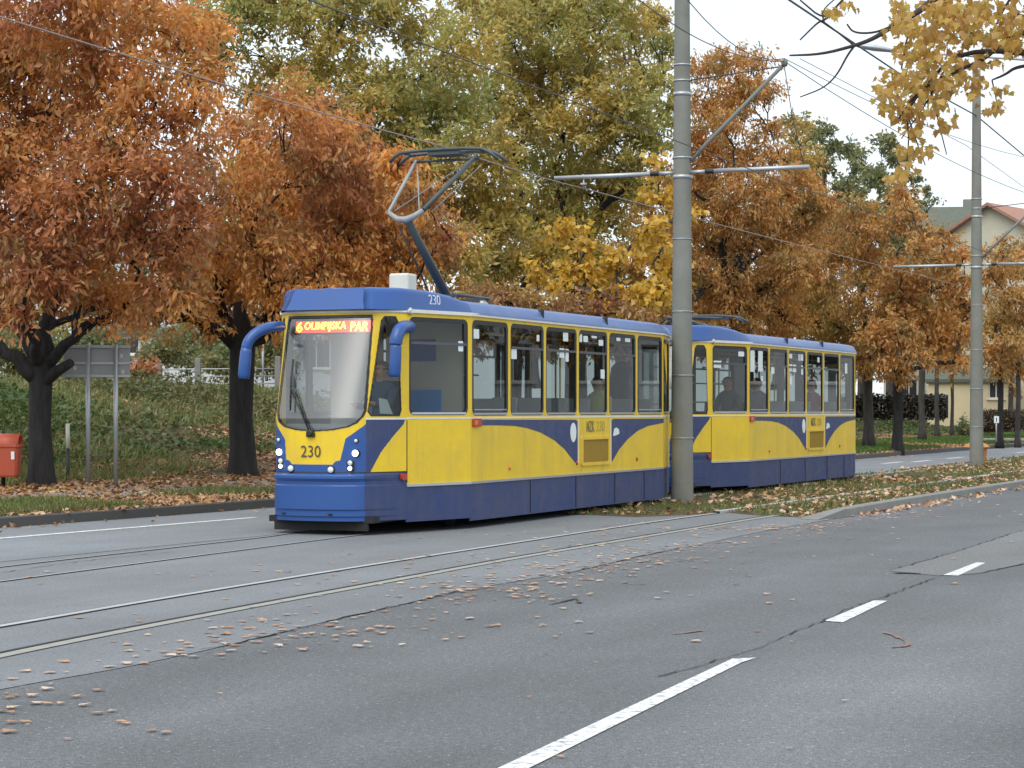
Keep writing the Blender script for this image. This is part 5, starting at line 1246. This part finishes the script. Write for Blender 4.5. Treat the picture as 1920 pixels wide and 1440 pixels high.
# concrete fence on the bank
Z=62
for k,(px,t_,bt) in enumerate(((297,673,726),(372,670,714),(228,676,736),(455,668,712),(520,668,712))):
    pass
fn=thing('post_fence','old concrete post fence with thin rails on top of the bank','fence',(W(330,730,Z).x,Z,2.2))
o_=Vector(fn.location)
for px,t_,bt in ((297,675,735),(371,672,730),(225,678,745),(446,669,726),(521,668,726)):
    b=MB(); a,c=W(px,bt,Z)-o_,W(px,t_,Z)-o_; b.box(((a.x),0,(a.z+c.z)/2),(.17,.15,c.z-a.z),0,bev=.02); b.build('post',M_kerb,fn)
for py in (692,706,720):
    b=MB(); b.tube([W(225,py+2,Z)-o_,W(371,py,Z)-o_,W(521,py-1,Z)-o_],.02,6); b.build('rail',M_steel,fn)
# white planks lying on the bank
p=W(322,727,60.5); b=MB(); b.box((0,0,0),(1.5,.5,.06),0,Matrix.Rotation(R(8),3,'Z'),bev=.01); o=b.build('white_plank',paint('white_board',(.7,.72,.74),.6,.3,5)); o.location=p; tag(o,'white board lying on the bank below the concrete fence','board')
# thin grey mast behind the left mirror
p=W(493,745,63); b=MB(); b.tube([(0,0,-.3),(0,0,2.4)],.035,8); o=b.build('thin_post',M_steel); o.location=p; tag(o,'thin pale post on the bank beside the oak trunk next to the tram mirror','post')
# black fence right
Zf=112; bf=thing('board_fence','long black board fence behind the trunks on the right','fence',W(1690,782,Zf)); o_=Vector(bf.location)
M_bf=paint('black_fence_board',(.016,.016,.018),.8,.5,20)
b=MB(); x0,x1=(W(1560,782,Zf)-o_).x,(W(1775,782,Zf)-o_).x; n=34
for k in range(n):
    x=x0+(x1-x0)*(k+.5)/n; h=(38+random.uniform(-1.5,1.5))*Zf/F
    b.box((x,random.uniform(-.02,.02),h/2-.05),((x1-x0)/n*.9,.04,h),0)
b.build('board',M_bf,bf)
for k in range(6):
    b=MB(); b.box((x0+(x1-x0)*k/5,-.06,.55),(.11,.1,1.2),0); b.build('post',M_dark,bf)
# ivy over the black fence
b=None
nv=2600; P=np.stack([RNG.uniform(W(1570,0,Zf-.4).x,W(1772,0,Zf-.4).x,nv),Zf-.3+RNG.normal(0,.12,nv),H+(HZ-RNG.uniform(738,786,nv))*Zf/F],1)
v,t=leaf_arrays(P,np.stack([RNG.normal(0,1,nv),RNG.normal(0,1,nv),RNG.normal(-.4,.6,nv)],1),RNG.uniform(.12,.24,nv),.12,.2)
tag(raw_mesh('fence_ivy',v,t,leaf_mat('dark_ivy_leaf',[(.018,.02,.014),(.035,.035,.022),(.06,.04,.025),(.02,.03,.015)],None,.5,.2)),kind='stuff')
# hedge right of the far pole
hz=thing('hedge','clipped reddish brown hedge right of the far pole','hedge',W(1885,806,104)); nv=5200; o_=np.array(hz.location)
P=np.stack([RNG.uniform(-1.3,2.6,nv),RNG.uniform(-.5,.5,nv),RNG.uniform(0,.95,nv)],1)
v,t=leaf_arrays(P,RNG.normal(size=(nv,3)),RNG.uniform(.09,.16,nv),.07,.2)
raw_mesh('foliage',v,t,leaf_mat('brown_hedge_leaf',[(.06,.035,.03),(.10,.06,.045),(.05,.045,.025),(.13,.08,.05)],None,.8,.2),hz)
b=MB(); 
for k in range(14): b.tube([(-1.2+k*.27,0,-.1),(-1.15+k*.27,.05,.8)],.02,5)
b.build('stems',M_bark2,hz)
# low stone curb at right
p=W(1900,824,92); b=MB(); b.box((0,0,0),(3.0,.3,.1),0,bev=.02); o=b.build('stone_edging',paint('pale_stone',(.45,.43,.38),.9,.4,4)); o.location=p; tag(o,'pale stone edging in the grass at the right edge','edging')

# houses ---------------------------------------------------------------------
def house(name,label,cx_px,Z,base_py,wd,dp,eave_py,ridge_py,yaw,wall_m,roof_m,windows,hip=True,over=.4,door=None,chim=()):
    p=W(cx_px,base_py,Z); o=thing(name,label,'house',p,R(yaw)); s=Z/F
    he=(base_py-eave_py)*s; hr=(base_py-ridge_py)*s
    b=MB(); b.plate(lambda u,v,d: Vector((u,-dp/2+d,v)),[(-wd/2,-.5),(wd/2,-.5),(wd/2,he),(-wd/2,he)],[[(x-w_/2,z),(x+w_/2,z),(x+w_/2,z+h_),(x-w_/2,z+h_)] for x,z,w_,h_,side in windows if side=='f'],0,.3,0)
    b.plate(lambda u,v,d: Vector((-wd/2+d,u,v)),[(-dp/2+.3,-.5),(dp/2,-.5),(dp/2,he),(-dp/2+.3,he)],(),0,.3,0)
    b.plate(lambda u,v,d: Vector((wd/2-d,u,v)),[(-dp/2+.3,-.5),(dp/2,-.5),(dp/2,he),(-dp/2+.3,he)],(),0,.3,0)
    b.plate(lambda u,v,d: Vector((u,dp/2-d,v)),[(-wd/2+.3,-.5),(wd/2-.3,-.5),(wd/2-.3,he),(-wd/2+.3,he)],(),0,.3,0)
    if not hip:
        for sx in (-1,1):
            x=sx*(wd/2-.15); k=len(b.v); b.v+=[(x-.14,-dp/2+.05,he),(x-.14,dp/2-.05,he),(x-.14,0,hr-.08),(x+.14,-dp/2+.05,he),(x+.14,dp/2-.05,he),(x+.14,0,hr-.08)]
            for f in ((0,1,2),(5,4,3),(0,3,4,1),(1,4,5,2),(2,5,3,0)): b.f.append([k+i for i in f]); b.m.append(0); b.sm.append(False)
    b.build('wall',wall_m,o)
    rw=wd/2+over; rd=dp/2+over; hx=(rw-rd*.9 if hip else rw); hx=max(hx,.3)
    b=MB(); T=.18
    top=[(-rw,-rd,he),(rw,-rd,he),(rw,rd,he),(-rw,rd,he),(-hx,0,hr),(hx,0,hr)]
    b.v+=top+[(x,y,z-T) for x,y,z in top]
    for f in ((0,1,5,4),(2,3,4,5))+(((1,2,5),(3,0,4)) if hip else ()): b.f.append(list(f)); b.f.append([i+6 for i in f][::-1])
    for a,c in ((0,1),(2,3))+(((1,2),(3,0)) if hip else ((1,5),(5,2),(3,4),(4,0))): b.f.append([a,a+6,c+6,c])
    b.m=[0]*len(b.f); b.sm=[False]*len(b.f); rf=b.build('roof',roof_m,o)
    for x,y,h in chim:
        b=MB(); b.box((x,y,hr-.2+h/2),(.6,.5,h),0); b.build('chimney',M_kerb,rf)
    for x,z,w_,h_,side in windows:
        b=MB(); fr=lambda u,v,d: Vector((u,-dp/2+d,v))
        b.plate(fr,[(x-w_/2,z),(x+w_/2,z),(x+w_/2,z+h_),(x-w_/2,z+h_)],[[(x-w_/2+.07,z+.07),(x-.03,z+.07),(x-.03,z+h_-.07),(x-w_/2+.07,z+h_-.07)],[(x+.03,z+.07),(x+w_/2-.07,z+.07),(x+w_/2-.07,z+h_-.07),(x+.03,z+h_-.07)]],.10,.17,0)
        wv=b.build('window',M_white,o); b=MB(); b.plate(fr,[(x-w_/2+.05,z+.05),(x+w_/2-.05,z+.05),(x+w_/2-.05,z+h_-.05),(x-w_/2+.05,z+h_-.05)],(),.13,.14,0); b.build('pane',M_pane,wv)
        b=MB(); b.box((x,-dp/2-.03,z-.04),(w_+.2,.14,.06),0); b.build('sill',M_white,wv)
    if door:
        x,w_,h_,m_=door; b=MB(); b.box((x,-dp/2-.02,h_/2),(w_,.06,h_),0,bev=.01); b.build('door',m_,o)
    return o
M_pane=paint('dark_window_pane',(.03,.035,.04),.08,.1,3)
M_cream=paint('cream_render',(.66,.57,.36),.9,.3,.8); M_cream2=paint('pale_render',(.55,.53,.42),.9,.4,.7); M_wht=paint('white_render',(.62,.65,.68),.9,.3,.6)
def tile_mat(name,a,c):
    m,nt,N,L,P=nodes(name); wv=nt.nodes.new('ShaderNodeTexWave'); wv.inputs['Scale'].default_value=3.2; wv.inputs['Distortion'].default_value=.6; wv.bands_direction='X'
    tc=nt.nodes.new('ShaderNodeTexCoord'); tc.name='TC'; L.new(tc.outputs['Object'],wv.inputs[0])
    cc=mix(nt,a,c,ramp(nt,[(.3,(0,0,0)),(.75,(1,1,1))],noise(nt,2.5,5,.7))); cc=mix(nt,cc,ramp(nt,[(.2,(.6,.6,.6)),(.6,(1,1,1))],wv.outputs['Fac']),.6,'MULTIPLY'); L.new(cc,P.inputs['Base Color']); P.inputs['Roughness'].default_value=.9; return m
M_tred=tile_mat('red_roof_tiles',(.42,.22,.16),(.33,.18,.14)); M_tgry=tile_mat('grey_mossy_tiles',(.14,.15,.14),(.10,.13,.08))
house('house','cream painted annexe with a pale blue door behind the thin trees on the right',1818,118,782,4.4,5,712,690,-12,M_cream,M_tgry,[(1.4,1.0,.8,1.0,'f')],False,.2,(-1.55,.8,1.25,paint('pale_blue_door',(.25,.34,.42),.6,.3,5)))
house('house','pale gabled house with a muted red tiled roof at the right edge',1942,125,790,12,8,478,395,52,M_cream2,M_tred,[(-3.6,1.2,1.1,1.5,'f'),(-1.2,1.2,1.1,1.5,'f'),(1.2,1.2,1.1,1.5,'f'),(3.6,1.2,1.1,1.5,'f'),(-3.6,4.4,1.1,1.5,'f'),(-1.2,4.4,1.1,1.5,'f'),(1.2,4.4,1.1,1.5,'f'),(3.6,4.4,1.1,1.5,'f')],False,.5)
house('house','house with a long grey mossy roof left of the far pole',1758,140,790,6.4,9,478,388,-6,M_cream2,M_tgry,[(-2.2,1.2,1.1,1.5,'f'),(0,1.2,1.1,1.5,'f'),(2.2,1.2,1.1,1.5,'f'),(-2.2,4.4,1.1,1.5,'f'),(0,4.4,1.1,1.5,'f'),(2.2,4.4,1.1,1.5,'f')],False,.4,None,[(2.0,.4,.7)])
rows=[(x,z,1.5,1.5,'f') for z in (1.2,4.0,6.8) for x in (-11,-8,-5,-2,1,4,7,10)]
house('apartment_block','long white apartment block glimpsed through the oaks on the left',215,112,735,27,9,445,430,14,M_wht,M_tgry,rows,False,.2)
house('white_shed','low white building behind the bank fence, left of the oak trunk by the tram',330,86,700,6.5,4,622,612,6,M_wht,M_tgry,[(-1.8,.7,1.0,.7,'f'),(1.6,.7,1.0,.7,'f')],False,.2)

# the near side of the street beyond the right edge: what the tram windows mirror
rows=[(x,z,1.5,1.5,'f') for z in (1.2,4.0,6.8) for x in (-9,-6,-3,0,3,6,9)]
house('apartment_block','white apartment block on the near side, outside the photo on the right',3250,72,775,24,10,150,60,-62,M_wht,M_tgry,rows,False,.3)
for k,(X,Y) in enumerate(((21,42),(25.5,52),(31,63),(37,76),(44,92),(2.0,-9),(-9,-16))):
    if Y<0:                                       # two unseen trees added behind the camera to darken the windscreen's reflection
        src=bpy.data.objects['kerbside_tree']; o=copy_tree(src); o.location=(X,Y,0); o['label']='unseen autumn tree added behind the camera to darken the windscreen reflection'; continue
    px=CX+F*X/Y
    tree('kerbside_tree','autumn tree on the near side of the street, out of the photo to the right','tree',(px,HZ+H*F/Y),Y,0.0,.36*F/Y,HZ-2.0*F/Y,[(px+F/Y*a,HZ-F/Y*b,F/Y*r) for a,b,r in ((0,4,1.5),(-1.5,3.6,1.3),(1.5,3.4,1.3),(.6,5.6,1.3),(-.8,5.4,1.2),(0,2.6,1.2),(-2.2,4.6,.9),(2.2,4.6,.9))],M_l_brz2,M_bark,'trees along the near pavement',.6,(.2,.3),-.4,.5,.8,twigs=3)
